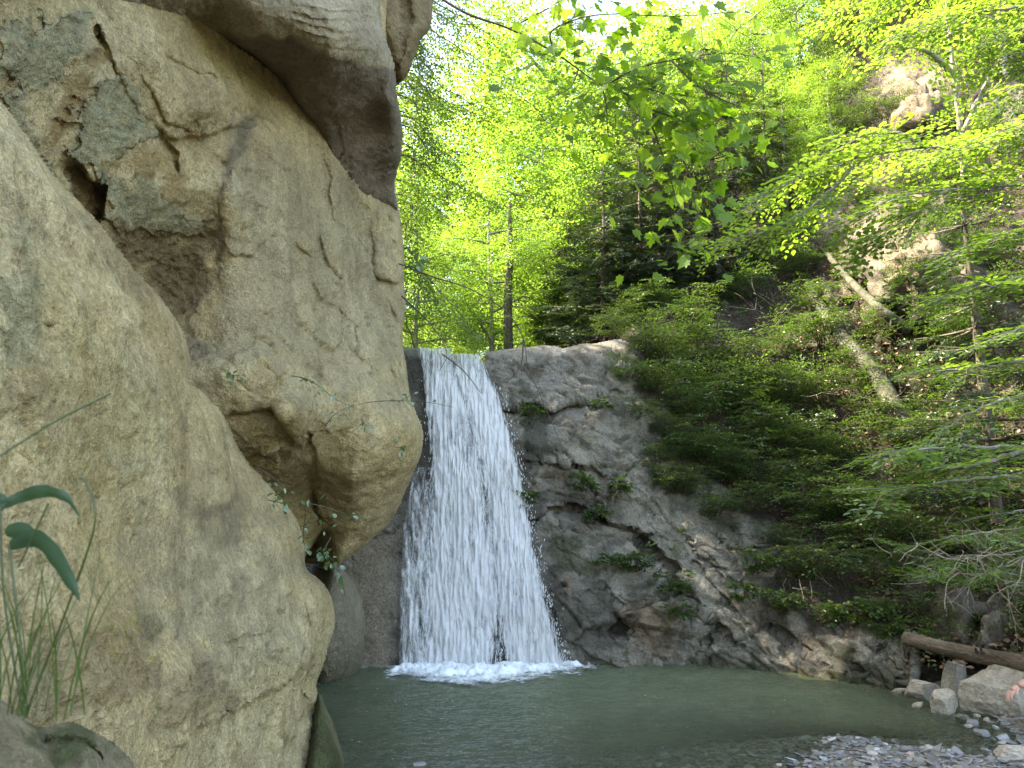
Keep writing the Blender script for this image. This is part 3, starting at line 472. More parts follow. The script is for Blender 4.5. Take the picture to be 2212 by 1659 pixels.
def H_masks(U, V):
    u, v = warp(U, V, 14, 50)
    rk = blob(u, v, [(1790, 470), (1900, 430), (2080, 470), (2110, 640), (2000, 700), (1880, 660)], 22, 24)+blob(u, v, [(1890, 170), (1960, 140), (2050, 150), (2070, 260), (1990, 310), (1900, 280)], 18, 20)+blob(u, v, [(1880, 1010), (2000, 1000), (2230, 1180), (2300, 1340), (2130, 1400), (2000, 1330), (1900, 1150)], 26, 30)
    rk = rk+.8*blob(u, v, [(2020, 230), (2200, 200), (2230, 330), (2080, 380)], 24, 24)+.7*blob(u, v, [(2080, 640), (2300, 640), (2300, 900), (2100, 800)], 40, 40)+.7*blob(u, v, [(1770, 620), (1850, 640), (1920, 800), (1980, 940), (1900, 900)], 16, 18)
    n = fbm(np.stack([u.ravel()/70, v.ravel()/70, u.ravel()*0+2], 1), 4).reshape(u.shape); rk = np.clip(rk+.5*smooth(.35, .6, n), 0, 1)
    och = .55*rk*blob(u, v, [(1860, 120), (2120, 120), (2120, 400), (1860, 400)], 40, 20)+.55*rk*blob(u, v, [(1850, 450), (2110, 480), (2080, 700), (1900, 680)], 30, 40)
    lit = .0*u; pale = .12*rk*blob(u, v, [(1900, 130), (2230, 160), (2230, 380), (1900, 300)], 30, 30)
    moss = .75*blob(u, v, [(1900, 600), (2060, 760), (2080, 900), (1960, 900), (1860, 720)], 26, 40)+.45*smooth(.1, .5, -n)+.4*smooth(1380, 1500, v)*(u < 2080)
    return [pale, och, .75*blob(u, v, [(1990, 1400), (2260, 1450), (2260, 1490), (2000, 1470)], 10, 6)], [np.clip(1-rk-lit, 0, 1), np.clip(moss, 0, .85), 0*u]
def H_disp(P, U, V, m1, m2):
    rk = 1-m2[0].ravel(); st = strata(P, (.62, 0, .75), 5); v2, s2 = veins(P, (.62, 0, .75), .5, 2.4, .04, 7); v3, s3 = veins(P, (1, 0, -.5), .6, 1.6, .03, 12)
    f1, c1 = facets(P, 1.0, (.62, 0, .75), 1.8, 15)
    return rk*(.12*(s2-.5)-.10*v2+.16*f1-.08*c1)+.13*fbm(P*1.0, 4)+.08*(st-.4)*(rk*.9+.1)+.05*fbm(P*4, 4, .6)+.02*fbm(P*14, 3, .65)
hs = layer('hillside', H_out, Hf, M_bank, 5.0, H_feat, H_masks, 30, .5, (.3, 2.0, .2), H_disp)
tag(hs, 'steep shady gorge bank of dark soil and rock on the right', 'hillside', kind='structure')
# ---- valley floor and far hills behind the lip
def hill_z(X, Y):
    sh = np.shape(X); X = np.ravel(X); Y = np.ravel(Y); xc = .2+.05*(Y-10); a = X-xc
    z = 3.55+.05*(Y-10)+np.maximum(0, a-1.2)*.95*smooth(15, 21, Y)+np.maximum(0, -a-2.2)*.55+np.maximum(0, Y-26)*.22
    return (z+.5*fbm(np.stack([X*.25, Y*.25, X*0], 1), 4)*smooth(11, 14, Y)).reshape(sh)
xs, ys = np.arange(-30, 34, .6), np.concatenate([np.arange(10.7, 20, .35), np.arange(20, 62, 1.)])
X, Y = np.meshgrid(xs, ys); idx = np.arange(X.size).reshape(X.shape)
Zh = hill_z(X, Y); Zh = np.where(Y < 14.5, np.minimum(Zh, np.maximum(3.2, 3.5+.9*(3-np.abs(X-1)))+(Y-11)*.9), Zh)
Zh = np.where((Y < 12.2) & (np.abs(X) > 4), Zh-4, Zh)
Zh = Zh-5*smooth(1.3, 2.2, X)*smooth(13.2, 12.2, Y)
hl = mesh_np('hills', np.stack([X, Y, Zh], -1), np.stack([idx[:-1, :-1], idx[:-1, 1:], idx[1:, 1:], idx[1:, :-1]], -1).reshape(-1, 4),
             simple_mat('forest floor', (.06, .05, .025), (.10, .12, .04), 1.5, 1, .6, .1)); tag(hl, 'wooded valley sides behind the top of the waterfall', 'hills', kind='structure')
# ---- stream bed and water
bed_cp = [(0, 9.2, -.48), (1.2, 9.2, -.45), (0, 7.5, -.5), (-1.2, 8, -.42), (0, 11, -.45), (3, 11, -.4), (-1, 5.6, -.2), (0.2, 5.6, -.16), (.9, 5.6, -.09), (1.6, 5.6, -.015), (1.65, 5.95, -.035), (2.4, 5.6, .05), (2.45, 6.05, .03), (1.8, 6.35, -.09), (3, 7, -.3), (3.2, 6.35, -.09), (2.6, 4.8, .09), (1, 4.4, .02), (-.6, 4.2, -.05), (4, 6.2, .05), (4.6, 7, .25), (2, 8.6, -.42), (3.6, 7.3, -.12), (3.3, 5.4, .03), (-1.2, 2, .0), (2, 2, .15), (5, 3, .3), (7, 6, .5), (-2, 10, -.5), (5, 9, .3), (0, -2, .1)]
bz_ = tps([(a*500, b*500, c) for a, b, c in bed_cp]); bed_z = lambda x, y: bz_(np.asarray(x)*500, np.asarray(y)*500)-.038*np.exp(-((np.asarray(x)-2.2)/1.6)**2)
xs, ys = np.arange(-3.5, 8, .06), np.arange(-3, 12.4, .06); X, Y = np.meshgrid(xs, ys); idx = np.arange(X.size).reshape(X.shape)
Zb = bed_z(X, Y)+.02*fbm(np.stack([X.ravel()*2, Y.ravel()*2, X.ravel()*0], 1), 4).reshape(X.shape)
M_bed = simple_mat('stream bed mud', (.14, .12, .085), (.24, .215, .16), 9, .9, .8, .02)
bd = mesh_np('streambed', np.stack([X, Y, Zb], -1), np.stack([idx[:-1, :-1], idx[:-1, 1:], idx[1:, 1:], idx[1:, :-1]], -1).reshape(-1, 4), M_bed); tag(bd, 'muddy stream bed under the pool', 'streambed', kind='structure')
def water_mat():
    m, N, L, out = mat_new('pool water'); g = N('NewGeometry'); a = N('Attribute', attribute_name='turb')
    mp = N('Mapping'); mp.inputs['Scale'].default_value = (1, 1.9, 1); L(g.outputs['Position'], mp.inputs[0])
    n1 = noise(N, L, mp.outputs[0], 7, 4, .55, 0, 1, .5); n2 = noise(N, L, mp.outputs[0], 24, 3, .55, 0, 1, .6); h = N('Math', operation='MULTIPLY_ADD', i_1=.35); L(n2, h.inputs[0]); L(n1, h.inputs[2])
    am = N('Attribute', attribute_name='rip'); b = N('Bump'); b.inputs['Distance'].default_value = .05; L(am.outputs['Fac'], b.inputs['Strength']); L(h.outputs[0], b.inputs['Height'])
    tr = N('BsdfTransparent'); tr.inputs[0].default_value = (.80, .86, .74, 1)
    df = N('BsdfDiffuse'); L(mixc(N, L, noise(N, L, g.outputs['Position'], 1.2, 3), (.11, .135, .075), (.145, .165, .095)), df.inputs[0])
    mx = N('MixShader'); L(a.outputs['Fac'], mx.inputs[0]); L(tr.outputs[0], mx.inputs[1]); L(df.outputs[0], mx.inputs[2])
    gl = N('BsdfGlossy'); gl.inputs['Roughness'].default_value = .04; L(b.outputs[0], gl.inputs['Normal']); fr = N('Fresnel', i_0=1.33); L(b.outputs[0], fr.inputs['Normal'])
    m2 = N('MixShader'); L(fr.outputs[0], m2.inputs[0]); L(mx.outputs[0], m2.inputs[1]); L(gl.outputs[0], m2.inputs[2]); L(m2.outputs[0], out.inputs[0]); return m
xs, ys = np.arange(-3.2, 6.5, .025), np.arange(1.5, 10.2, .025); X, Y = np.meshgrid(xs, ys); idx = np.arange(X.size).reshape(X.shape)
r = np.hypot(X-.15, (Y-9.0)*1.2); near = np.exp(-r/1.7)
q = np.stack([X.ravel(), Y.ravel()*1.5, X.ravel()*0], 1)
Zw = .016*near*np.sin(r*16+2.2*fbm(q*1.7, 3).reshape(X.shape)*2)+(.030*near+.007)*fbm(q*5, 4, .6).reshape(X.shape)+.03*np.exp(-((X-.05)/1.0)**2-((Y-8.95)/.35)**2)*fbm(q*9, 3).reshape(X.shape)
turb = 1-np.exp(-np.maximum(0, -bed_z(X, Y))*3.0)
wt = mesh_np('water', np.stack([X, Y, Zw], -1), np.stack([idx[:-1, :-1], idx[:-1, 1:], idx[1:, 1:], idx[1:, :-1]], -1).reshape(-1, 4), water_mat(), None, True, {'turb': turb.ravel(), 'rip': (.7+1.6*np.exp(-r/3.4)).ravel()})
tag(wt, 'murky green pool below the waterfall', 'water', kind='structure')
# ================================================================ the waterfall
def fall_mat(name, sheet=True):
    m, N, L, out = mat_new(name); d = N('BsdfDiffuse'); d.inputs[0].default_value = (.95, .95, .95, 1)
    t = N('BsdfTranslucent'); t.inputs[0].default_value = (.85, .88, .92, 1); a = N('MixShader', i_0=.18); L(d.outputs[0], a.inputs[1]); L(t.outputs[0], a.inputs[2])
    g = N('BsdfGlossy'); g.inputs['Roughness'].default_value = .2; b = N('MixShader', i_0=.06); L(a.outputs[0], b.inputs[1]); L(g.outputs[0], b.inputs[2]); s = b.outputs[0]
    if sheet:
        fv = N('Attribute', attribute_name='fuv'); m1 = N('Mapping'); m1.inputs['Scale'].default_value = (30, 7, 1); L(fv.outputs['Vector'], m1.inputs[0]); m2 = N('Mapping'); m2.inputs['Scale'].default_value = (90, 38, 1); L(fv.outputs['Vector'], m2.inputs[0])
        n1 = noise(N, L, m1.outputs[0], 1, 5, .7, .3, .7, 1.1); n2 = noise(N, L, m2.outputs[0], 1, 4, .7, .3, .7, 1.6)
        bp = N('Bump'); bp.inputs['Strength'].default_value = .55; bp.inputs['Distance'].default_value = .02; h = N('Math', operation='ADD'); L(n1, h.inputs[0]); L(n2, h.inputs[1]); L(h.outputs[0], bp.inputs['Height']); L(bp.outputs[0], d.inputs['Normal']); L(bp.outputs[0], g.inputs['Normal'])
        at = N('Attribute', attribute_name='flow'); tr = N('BsdfTransparent'); tr.inputs[0].default_value = (.93, .95, .97, 1)
        q = N('Math', operation='MULTIPLY_ADD', i_1=.62); L(n1, q.inputs[0]); q2 = N('Math', operation='MULTIPLY_ADD', i_1=.42); L(n2, q2.inputs[0]); L(at.outputs['Fac'], q2.inputs[2]); L(q2.outputs[0], q.inputs[2])
        r = N('MapRange', i_1=.42, i_2=1.14, i_3=0, i_4=.98); L(q.outputs[0], r.inputs[0])
        mx = N('MixShader'); L(r.outputs[0], mx.inputs[0]); L(tr.outputs[0], mx.inputs[1]); L(s, mx.inputs[2]); s = mx.outputs[0]
    L(s, out.inputs[0]); return m
M_sheet, M_strand = fall_mat('falling water'), fall_mat('white water', False)
def edge(pts):
    p = np.array(pts, float); return lambda V: np.interp(V, p[:, 1], p[:, 0])
fallroot = empty('waterfall', (.05, 9.2, 0), label='white waterfall sliding down the rock step into the pool', cat='waterfall')
FO = np.array([.05, 9.2, 0])
def surfY(U, V): return Wy(U, V)
# each stream: left edge, right edge, density
STREAMS = [(edge([(900, 752), (914, 800), (920, 900), (932, 1000), (925, 1150), (915, 1300), (905, 1445)]), edge([(978, 764), (1004, 850), (1032, 950), (1060, 1100), (1082, 1200), (1088, 1330), (1076, 1445)]), .92),
           (edge([(976, 768), (996, 850), (1020, 950), (1048, 1060), (1064, 1200), (1076, 1330), (1092, 1445)]), edge([(1040, 776), (1078, 860), (1106, 950), (1132, 1060), (1155, 1190), (1190, 1330), (1226, 1445)]), .95),
           (edge([(893, 1010), (880, 1080), (870, 1150), (864, 1300), (862, 1445)]), edge([(940, 1000), (945, 1080), (940, 1150), (932, 1300), (926, 1445)]), .5)]
for si, (eL, eR, dens) in enumerate(STREAMS):
    v0 = [752, 764, 1010][si]; vs = np.linspace(v0, 1446, 260 if si < 2 else 150); ss = np.linspace(0, 1, 90 if si < 2 else 30); Sg, Vg = np.meshgrid(ss, vs)
    Ug = eL(Vg)+(eR(Vg)-eL(Vg))*Sg; Ug = Ug+3*fbm(np.stack([Sg.ravel()*4, Vg.ravel()/40, Sg.ravel()*0+si], 1), 2).reshape(Sg.shape)
    q = np.stack([Ug.ravel()/7, Vg.ravel()/55, Ug.ravel()*0+si*9], 1); n1 = fbm(q, 3, .6).reshape(Sg.shape); n2 = fbm(q*np.array([.35, .5, 1])+4, 2).reshape(Sg.shape)
    rim = np.minimum(Sg, 1-Sg); Yg = surfY(Ug, Vg)-.055-.05*np.sqrt(np.clip(rim*4, 0, 1))-.05*n1-.02*n2
    P = px(Ug, Vg, Yg); P[..., 2] = np.maximum(P[..., 2], -.05)
    top = smooth(v0-2, v0+90, Vg); thin = np.exp(-((Ug-1020-(Vg-950)*.2)/22)**2)*smooth(860, 960, Vg)*smooth(1220, 1100, Vg)*.38+np.exp(-((Ug-1072)/26)**2)*smooth(1310, 1400, Vg)*.62; fl = np.clip((dens-.20-.55*thin+.16*n1+.34*n2)*smooth(0, .12, rim+.05*n1)*(.5+.5*top)*[1, 1, smooth(1010, 1160, Vg)][si]-[0, 0, -.10][si]*smooth(1010, 1160, Vg), 0, 1.2)
    idx = np.arange(Sg.size).reshape(Sg.shape)
    mesh_np(['stream', 'stream', 'side_trickle'][si], P.reshape(-1, 3)-FO, np.stack([idx[:-1, :-1], idx[1:, :-1], idx[1:, 1:], idx[:-1, 1:]], -1).reshape(-1, 4), M_sheet, fallroot, True, {'flow': fl.ravel(), 'fuv': np.stack([((Ug-1000)*.0055).ravel(), ((1440-Vg)*.0055).ravel(), Ug.ravel()*0+si*3], 1)})
    mb = MB(); ns = [1100, 1100, 20][si]
    for k in range(ns):
        s_ = R.beta(.9, .9); v1 = R.uniform(v0, 1440)**1; ln = R.uniform(3, 20)*(1+.8*(v1-750)/700); vv = np.linspace(v1, min(v1+ln, 1446), 4)
        uu = eL(vv)+(eR(vv)-eL(vv))*np.clip(s_+R.normal(0, .012)*np.linspace(0, 1, 4), -.03, 1.03)
        Yk = surfY(uu, vv)-R.uniform(.09, .15); w = R.uniform(.0008, .0024)*(1.3 if si < 2 else .7)
        mb.tube(px(uu, vv, Yk)-FO, w*np.array([.35, 1, .9, .2]), 4)
    for k in range([260, 420, 8][si]):                         # loose drops thrown off the right-hand rim
        v1 = R.uniform(v0+60, 1440); u1 = (eR(v1)+abs(R.normal(0, 9)) if R.random() < .75 else eL(v1)-abs(R.normal(0, 5))); y1 = surfY(u1, v1)-R.uniform(.1, .3); vv = np.array([v1, v1+R.uniform(1, 6)])
        mb.tube(px(np.array([u1, u1]), vv, np.array([y1, y1]))-FO, R.uniform(.0015, .0038), 4)
    fw = mb.build('falling_strands', M_strand, fallroot); fw['kind'] = 'stuff'
# foam where it lands
def foam_mat():
    m, N, L, out = mat_new('foam'); d = N('BsdfDiffuse'); d.inputs[0].default_value = (.84, .87, .87, 1); at = N('Attribute', attribute_name='flow'); tr = N('BsdfTransparent')
    g = N('NewGeometry'); n = noise(N, L, g.outputs['Position'], 22, 5, .7, .32, .68, .5); a = N('Math', operation='MULTIPLY_ADD', i_1=1.0, i_2=-.55); L(at.outputs['Fac'], a.inputs[0])
    b = N('Math', operation='MULTIPLY_ADD', i_1=.75); b.use_clamp = True; L(n, b.inputs[0]); L(a.outputs[0], b.inputs[2])
    mx = N('MixShader'); L(b.outputs[0], mx.inputs[0]); L(tr.outputs[0], mx.inputs[1]); L(d.outputs[0], mx.inputs[2]); L(mx.outputs[0], out.inputs[0]); return m
fo = [(835, 1458), (870, 1437), (950, 1430), (1100, 1434), (1235, 1426), (1278, 1430), (1262, 1444), (1180, 1458), (1080, 1474), (960, 1474), (880, 1462)]
us, vs = np.arange(770, 1400, 2.2), np.arange(1420, 1530, 1.2); U, V = np.meshgrid(us, vs); P = pxw(U, V); sd = sdist(U, V, spline(fo, 4, True))[0]
q = np.stack([P[..., 0].ravel(), P[..., 1].ravel(), P[..., 0].ravel()*0], 1); nn = fbm(q*5, 4, .6).reshape(U.shape)
fl = np.clip(.62+sd/20+.5*nn, 0, 1.4)*smooth(-46, 6, sd+14*nn); P[..., 2] = .018+.05*smooth(0, 14, sd)*(.6+nn)+.02*fl*fbm(q*17, 2).reshape(U.shape); idx = np.arange(U.size).reshape(U.shape)
mesh_np('foam', P.reshape(-1, 3)-FO, np.stack([idx[:-1, :-1], idx[1:, :-1], idx[1:, 1:], idx[:-1, 1:]], -1).reshape(-1, 4), foam_mat(), fallroot, True, {'flow': fl.ravel()})

# ================================================================ foliage builders
def lshape(kind):
    if kind == 'rhomb': return np.array([(0, 0, 0), (.3, .48, .09), (0, 1, -.03), (-.3, .48, .09)]), np.array([(0, 1, 2, 3)])
    if kind == 'oval': return np.array([(0, 0, 0), (.25, .22, .05), (.31, .55, .08), (.13, .87, .03), (0, 1, -.04), (-.13, .87, .03), (-.31, .55, .08), (-.25, .22, .05), (0, .5, -.01)]), np.array([(0, 1, 2, 8), (8, 2, 3, 4), (8, 4, 5, 6), (0, 8, 6, 7)])
    if kind == 'needle': return np.array([(-.12, 0, 0), (.12, 0, 0), (.10, 1, 0), (-.10, 1, 0)]), np.array([(0, 1, 2, 3)])
    o = [(0, 0), (.18, -.02), (.38, -.04), (.37, .12), (.60, .26), (.44, .38), (.56, .64), (.32, .60), (.22, .66), (.16, .84), (0, 1.05)]
    o = o+[(-x, y) for x, y in o[-2:0:-1]]; v = np.array([(0, .33, -.03)]+[(x, y, .16*abs(x)-.06*y*y) for x, y in o]); n = len(o)
    return v, np.array([(0, 1+i, 1+(i+1) % n, 1+(i+2) % n) for i in range(0, n, 2)])
def spray(L, leaf, kind, seed, tw=7, spread=.6, droop=.2, wild=.25, step=.6):
    r = np.random.default_rng(seed); pos, dr, wood = [], [], []
    ax = lambda t: np.array([.05*L*np.sin(3*t+seed), L*t, -droop*L*t*t])
    wood.append(np.array([ax(t) for t in np.linspace(0, 1, 5)]))
    for k in range(tw):
        t = .08+.86*k/max(1, tw-1); sd = 1 if k % 2 else -1; ln = L*spread*(1-.65*t)*r.uniform(.75, 1.2); a = ax(t); d = np.array([sd*r.uniform(.6, 1), r.uniform(.45, .95), r.normal(0, .10)]); d /= np.linalg.norm(d)
        n = max(2, int(ln/(leaf*step))); q = [a+d*ln*i/n+np.array([0, 0, -droop*ln*(i/n)**2]) for i in range(n+1)]; wood.append(np.array(q[::max(1, n//2)]) if n > 2 else np.array(q))
        for i in range(1, n+1):
            s2 = 1 if i % 2 else -1; c, s = math.cos(.8*s2), math.sin(.8*s2); e = np.array([d[0]*c-d[1]*s, d[0]*s+d[1]*c, d[2]-.12]) if i < n else d
            pos.append(q[i]); dr.append(e)
    for t in np.linspace(.5, 1, 5): pos.append(ax(t)); dr.append(np.array([r.normal(0, .7), 1, -.1]))
    pos, dr = np.array(pos), np.array(dr)+r.normal(0, wild*.5, (len(pos), 3)); up = np.array([0, 0, 1.])+r.normal(0, wild, (len(pos), 3)); tv, tf = lshape(kind)
    M = frames(dr, up)*(leaf*r.uniform(.65, 1.15, len(pos)))[:, None, None]
    v, f = tile(tv, tf, M, pos); return v, f, wood
def sprays(specs, O, D, sc, up=None, roll=None, rg=R):
    O, D = np.asarray(O, float), np.asarray(D, float); w = rg.integers(0, len(specs), len(O)); V_, F_, n = [], [], 0
    M = frames(D, up, rg.normal(0, .35, len(O)) if roll is None else roll)*np.reshape(sc*np.ones(len(O)), (-1, 1, 1))
    for k, sp in enumerate(specs):
        m = w == k
        if not m.any(): continue
        v, f = tile(sp[0], sp[1], M[m], O[m]); V_.append(v); F_.append(f+n); n += len(v)
    return np.concatenate(V_), np.concatenate(F_)
def wood_of(mb, specs, O, D, sc, rad, rg, every=1):
    for i in range(0, len(O), every):
        M = frames(np.asarray(D[i:i+1], float))[0]*sc[i]
        for j, q in enumerate(specs[0][2]): mb.tube(q@M.T+O[i], np.linspace(rad, rad*.4, len(q))*(1 if j == 0 else .5), 3)
SP_bg = [spray(.75, .085, 'rhomb', k, 7, .62, .18, .4, .75) for k in range(4)]
SP_beech = [spray(.58, .078, 'oval', 10+k, 8, .62, .16, .18, .62) for k in range(3)]
SP_small = [spray(.42, .048, 'rhomb', 20+k, 7, .6, .3, .45, .62) for k in range(4)]
SP_shrub = [spray(.32, .046, 'rhomb', 30+k, 5, .65, .25, .3, .62) for k in range(4)]
SP_fir = [spray(.45, .058, "needle", 40+k, 11, .55, .12, .35, .30) for k in range(3)]
SP_herb = [spray(.16, .075, 'oval', 50+k, 3, .7, .35, .4, .7) for k in range(3)]
def broad_tree(name, seed, h, r, n, base=.3, lmat=None, bmat=None, specs=None, trunk=.1, lean=(0, 0)):
    rg = np.random.default_rng(seed); root = empty(name); mb = MB(); zz = np.linspace(0, 1, 9)
    tp = np.stack([lean[0]*zz**2*h+.12*np.sin(zz*5+seed)*zz, lean[1]*zz**2*h+.12*np.cos(zz*4+seed)*zz, zz*h*.95-.15], 1); mb.tube(tp, trunk*(1.15-zz), 7)
    O, D = [], []; nl = 16
    for k in range(nl):
        t = base+(1-base)*(k+.5)/nl; a = k*2.4+rg.normal(0, .3); ln = r*(.35+.75*math.sin(math.pi*min(1, .18+.8*(t-base)/(1-base))))*rg.uniform(.75, 1.15)
        o = np.array([np.interp(t, zz, tp[:, i]) for i in range(3)]); d = np.array([math.cos(a), math.sin(a), rg.uniform(.1, .55)]); u = np.linspace(0, 1, 6)[:, None]
        lp = o+d*ln*u+np.array([0, 0, -.18*ln])*u*u+rg.normal(0, .04, (6, 3))*u; mb.tube(lp, trunk*.42*(1.1-u[:, 0]), 5)
        m = int(n/nl*(.5+ln/r)); tt = rg.uniform(.25, 1.02, m)[:, None]; c = o+d*ln*tt+np.array([0, 0, -.18*ln])*tt*tt+rg.normal(0, .22*r*.55, (m, 3))
        O.append(c); D.append(np.stack([d[0]+rg.normal(0, .8, m), d[1]+rg.normal(0, .8, m), rg.normal(.05, .25, m)], 1))
    mb.build('trunk', bmat, root); v, f = sprays(specs, np.concatenate(O), np.concatenate(D), rg.uniform(.75, 1.25, sum(map(len, O))), rg=rg); mesh_np('crown', v, f, lmat, root, False); return root
def fir_tree(name, seed, h, r, dens=1., bare=.25, trunk=.06):
    rg = np.random.default_rng(seed); root = empty(name); mb = MB(); mb.tube([(0, 0, -.15), (.02, 0, h*.5), (0, .02, h)], [trunk, trunk*.7, .008], 7); O, D, sc = [], [], []
    z = bare*h*.4
    while z < h*.985:
        nb = rg.integers(4, 7); ln0 = r*(1-z/h)**.8+.08
        for k in range(nb):
            a = k*2*math.pi/nb+rg.uniform(0, 1.2); ln = ln0*rg.uniform(.7, 1.15); d = np.array([math.cos(a), math.sin(a), -.12]); u = np.linspace(0, 1, 4)[:, None]; o = np.array([0, 0, z])
            lp = o+d*ln*u+np.array([0, 0, .12*ln])*u*u; mb.tube(lp, .010*(1.2-u[:, 0])*(1+ln), 3)
            if z < bare*h and rg.random() < .6: continue
            m = max(1, int(ln/.16*dens))
            for t in np.linspace(.25, .95, m): O.append(o+d*ln*t+np.array([0, 0, .12*ln])*t*t); D.append(d+np.array([rg.normal(0, .5), rg.normal(0, .5), -.05])); sc.append(min(1.1, .35+ln*(1.15-t)*.8))
        z += h*rg.uniform(.045, .075)
    mb.build('trunk', M_bark, root); v, f = sprays(SP_fir, O, D, np.array(sc), rg=rg); mesh_np('needles', v, f, M_fir, root, False); return root
def limb_tree(name, limbs, specs, lmat, bmat, seed, gap=.16, L=1., droop=0., rad=.02, side=1., loc=None, twig=.003, parts=True, updir=None):
    """a plant grown along given limbs: each limb a list of 3-D points"""
    rg = np.random.default_rng(seed); lo = np.array(limbs[0][0] if loc is None else loc, float); root = empty(name, lo); mb = MB(); O, D = [], []
    for li, lm in enumerate(limbs):
        sp = spline(lm, 8); sp = sp+rg.normal(0, .008, sp.shape); seg = np.r_[0, np.cumsum(np.linalg.norm(np.diff(sp, axis=0), axis=1))]; tot = seg[-1]; rr = rad*(.5+.5*min(1, tot)); mb.tube(sp-lo, rr*(1.08-seg/tot)+.0015, 5)
        n = int(tot/gap); k = 0
        for s in np.linspace(.12*tot, tot, max(2, n)):
            p = np.array([np.interp(s, seg, sp[:, i]) for i in range(3)]); q = np.array([np.interp(min(s+.05, tot), seg, sp[:, i]) for i in range(3)])-np.array([np.interp(max(0, s-.05), seg, sp[:, i]) for i in range(3)])
            q /= np.linalg.norm(q)+1e-9; lat = np.cross(q, [0, 0, 1.]); lat /= np.linalg.norm(lat)+1e-6; k += 1
            d = q*.7+lat*(1 if k % 2 else -1)*side*rg.uniform(.4, 1.1)+np.array([0, 0, -droop])+rg.normal(0, .12, 3); O.append(p); D.append(d)
    O, D = np.array(O)-lo, np.array(D); sc = rg.uniform(.7, 1.2, len(O))*L
    if twig: wood_of(mb, specs, O, D, sc, twig, rg)
    mb.build('branch', bmat, root); v, f = sprays(specs, O, D, sc, roll=rg.normal(0, .15, len(O)), rg=rg); mesh_np('foliage', v, f, lmat, root, False); return root
P3 = lambda *a: [tuple(px(u, v, y)) for u, v, y in a]

# ================================================================ trees of the valley
T_proto = [broad_tree('beech_tree', 101+k, h, r, n, .22, [M_sun, M_sun, M_mid][k], M_pale, SP_bg, .11) for k, (h, r, n) in enumerate([(7.5, 2.5, 620), (9.0, 2.9, 760), (6.0, 2.2, 520)])]
used = set()
def put(k, x, y, sc, rz, label, group='sunlit beeches behind the waterfall', z=None, mat=None):
    o = T_proto[k] if k not in used else copy_tree(T_proto[k]); used.add(k)
    o.location = (x, y, float(hill_z(np.array([x]), np.array([y]))[0]) if z is None else z); o.scale = (sc,)*3; o.rotation_euler = (0, 0, rz); tag(o, label, 'tree', group); return o
BG = [(0, 1060, 15.5, .62, 'small yellow-green beech just behind the waterfall lip, left of the bare trunk'), (1, 1180, 17.5, .8, 'bright yellow-green beech behind the bare trunk above the waterfall'), (2, 1290, 17, .95, 'bright beech behind the small dark firs above the lip'),
      (1, 960, 21, .85, 'tall pale green beech far behind the cliff edge'), (0, 1130, 25, 1.1, 'far beech whose top meets the sky at the valley end'), (1, 1300, 23, 1.15, 'tall sunlit beech in the middle of the valley'), (2, 1420, 19, 1.25, 'bright beech standing above the row of thin fir trunks'),
      (1, 1460, 25, 1.3, 'tallest sunlit beech high on the far valley side'), (0, 1010, 31, 1.2, 'hazy distant beech in the gap of the valley'), (2, 1230, 32, 1.6, 'distant beech under the patch of white sky'), (0, 1380, 32, 1.5, 'distant pale beech above the tall valley trees'), (2, 900, 15, .62, 'low leafy beech against the cliff edge behind the fall'),
      (0, 1560, 22, 1.2, 'yellow-green beech on the upper slope behind the thin saplings'), (1, 1640, 26, 1.2, 'high sunlit beech at the top of the slope right of the maple branch'), (0, 860, 27, 1.1, 'pale beech half hidden by the cliff'), (1, 1020, 24, 1.45, 'very tall loose beech nearest the cliff edge'), (1, 1185, 22, 1.42, 'very tall loose beech in the centre of the valley gap'), (0, 1290, 21, 1.65, 'tall beech right of the white sky patch'), (2, 1120, 20, .7, 'round bright beech low behind the waterfall lip')]
for i, (k, u, y, sc, lb) in enumerate(BG):
    x = float(px(u, 800, y)[0]); put(k, x, y, sc, i*1.7, lb)
# trees and saplings rooted on the right bank (u, v on the bank)
def on_bank(u, v, dy=0.): return px(u, v, float(Hy(np.array([u]), np.array([v]))[0])+dy)
for i, (k, u, v, sc, lb) in enumerate([(0, 1640, 330, .55, 'bright young beech high on the bank above the fir trunks'), (2, 1730, 215, .7, 'bright beech at the top of the bank left of the bare roots'), (1, 1870, 90, .6, 'sunlit beech on the crest above the ochre rock'), (0, 2040, 30, .6, 'sunlit beech at the top of the frame above the bare roots'), (2, 2170, 150, .6, 'leafy beech at the right edge high on the bank'),
                                      (2, 1560, 430, .6, 'light green beech behind the fir trunks on the slope'), (2, 1800, 330, .38, 'small light green beech beside the ochre rock'), (0, 1950, 20, .75, 'sunlit beech on the crest right of the ochre rock'), (1, 1790, 60, .7, 'sunlit beech on the crest left of the ochre rock'), (1, 2230, 40, .6, 'beech filling the top right corner'), (0, 1700, 450, .36, 'low green beech sapling left of the big grey rock')]):
    p = on_bank(u, v); o = put(k, p[0], p[1], sc, i*2.1+.4, lb, 'sunlit beeches on the right bank', p[2]-.2)
# trunk seen over the lip
tr = empty('dead_trunk', tuple(px(1098, 705, 15.0))); p0 = px(1098, 705, 15.0); mb = MB(); mb.tube([p0-p0-np.array([0, 0, .5]), px(1097, 640, 15)-p0, px(1101, 560, 15.05)-p0, px(1101, 440, 15.1)-p0], [.10, .085, .075, .03], 9); mb.build('trunk', M_bark, tr)
mb = MB()
for a in range(9):
    z = R.uniform(.3, 1.8); s = R.choice([-1, 1]); mb.tube([np.array([0, 0, z]), np.array([s*.3, -.1, z-.05]), np.array([s*R.uniform(.5, .9), -.2, z-.2])], [.014, .009, .004], 4)
mb.build('dead_branches', M_dry, tr); tag(tr, 'bare grey-brown trunk standing just behind the lip of the waterfall', 'tree')
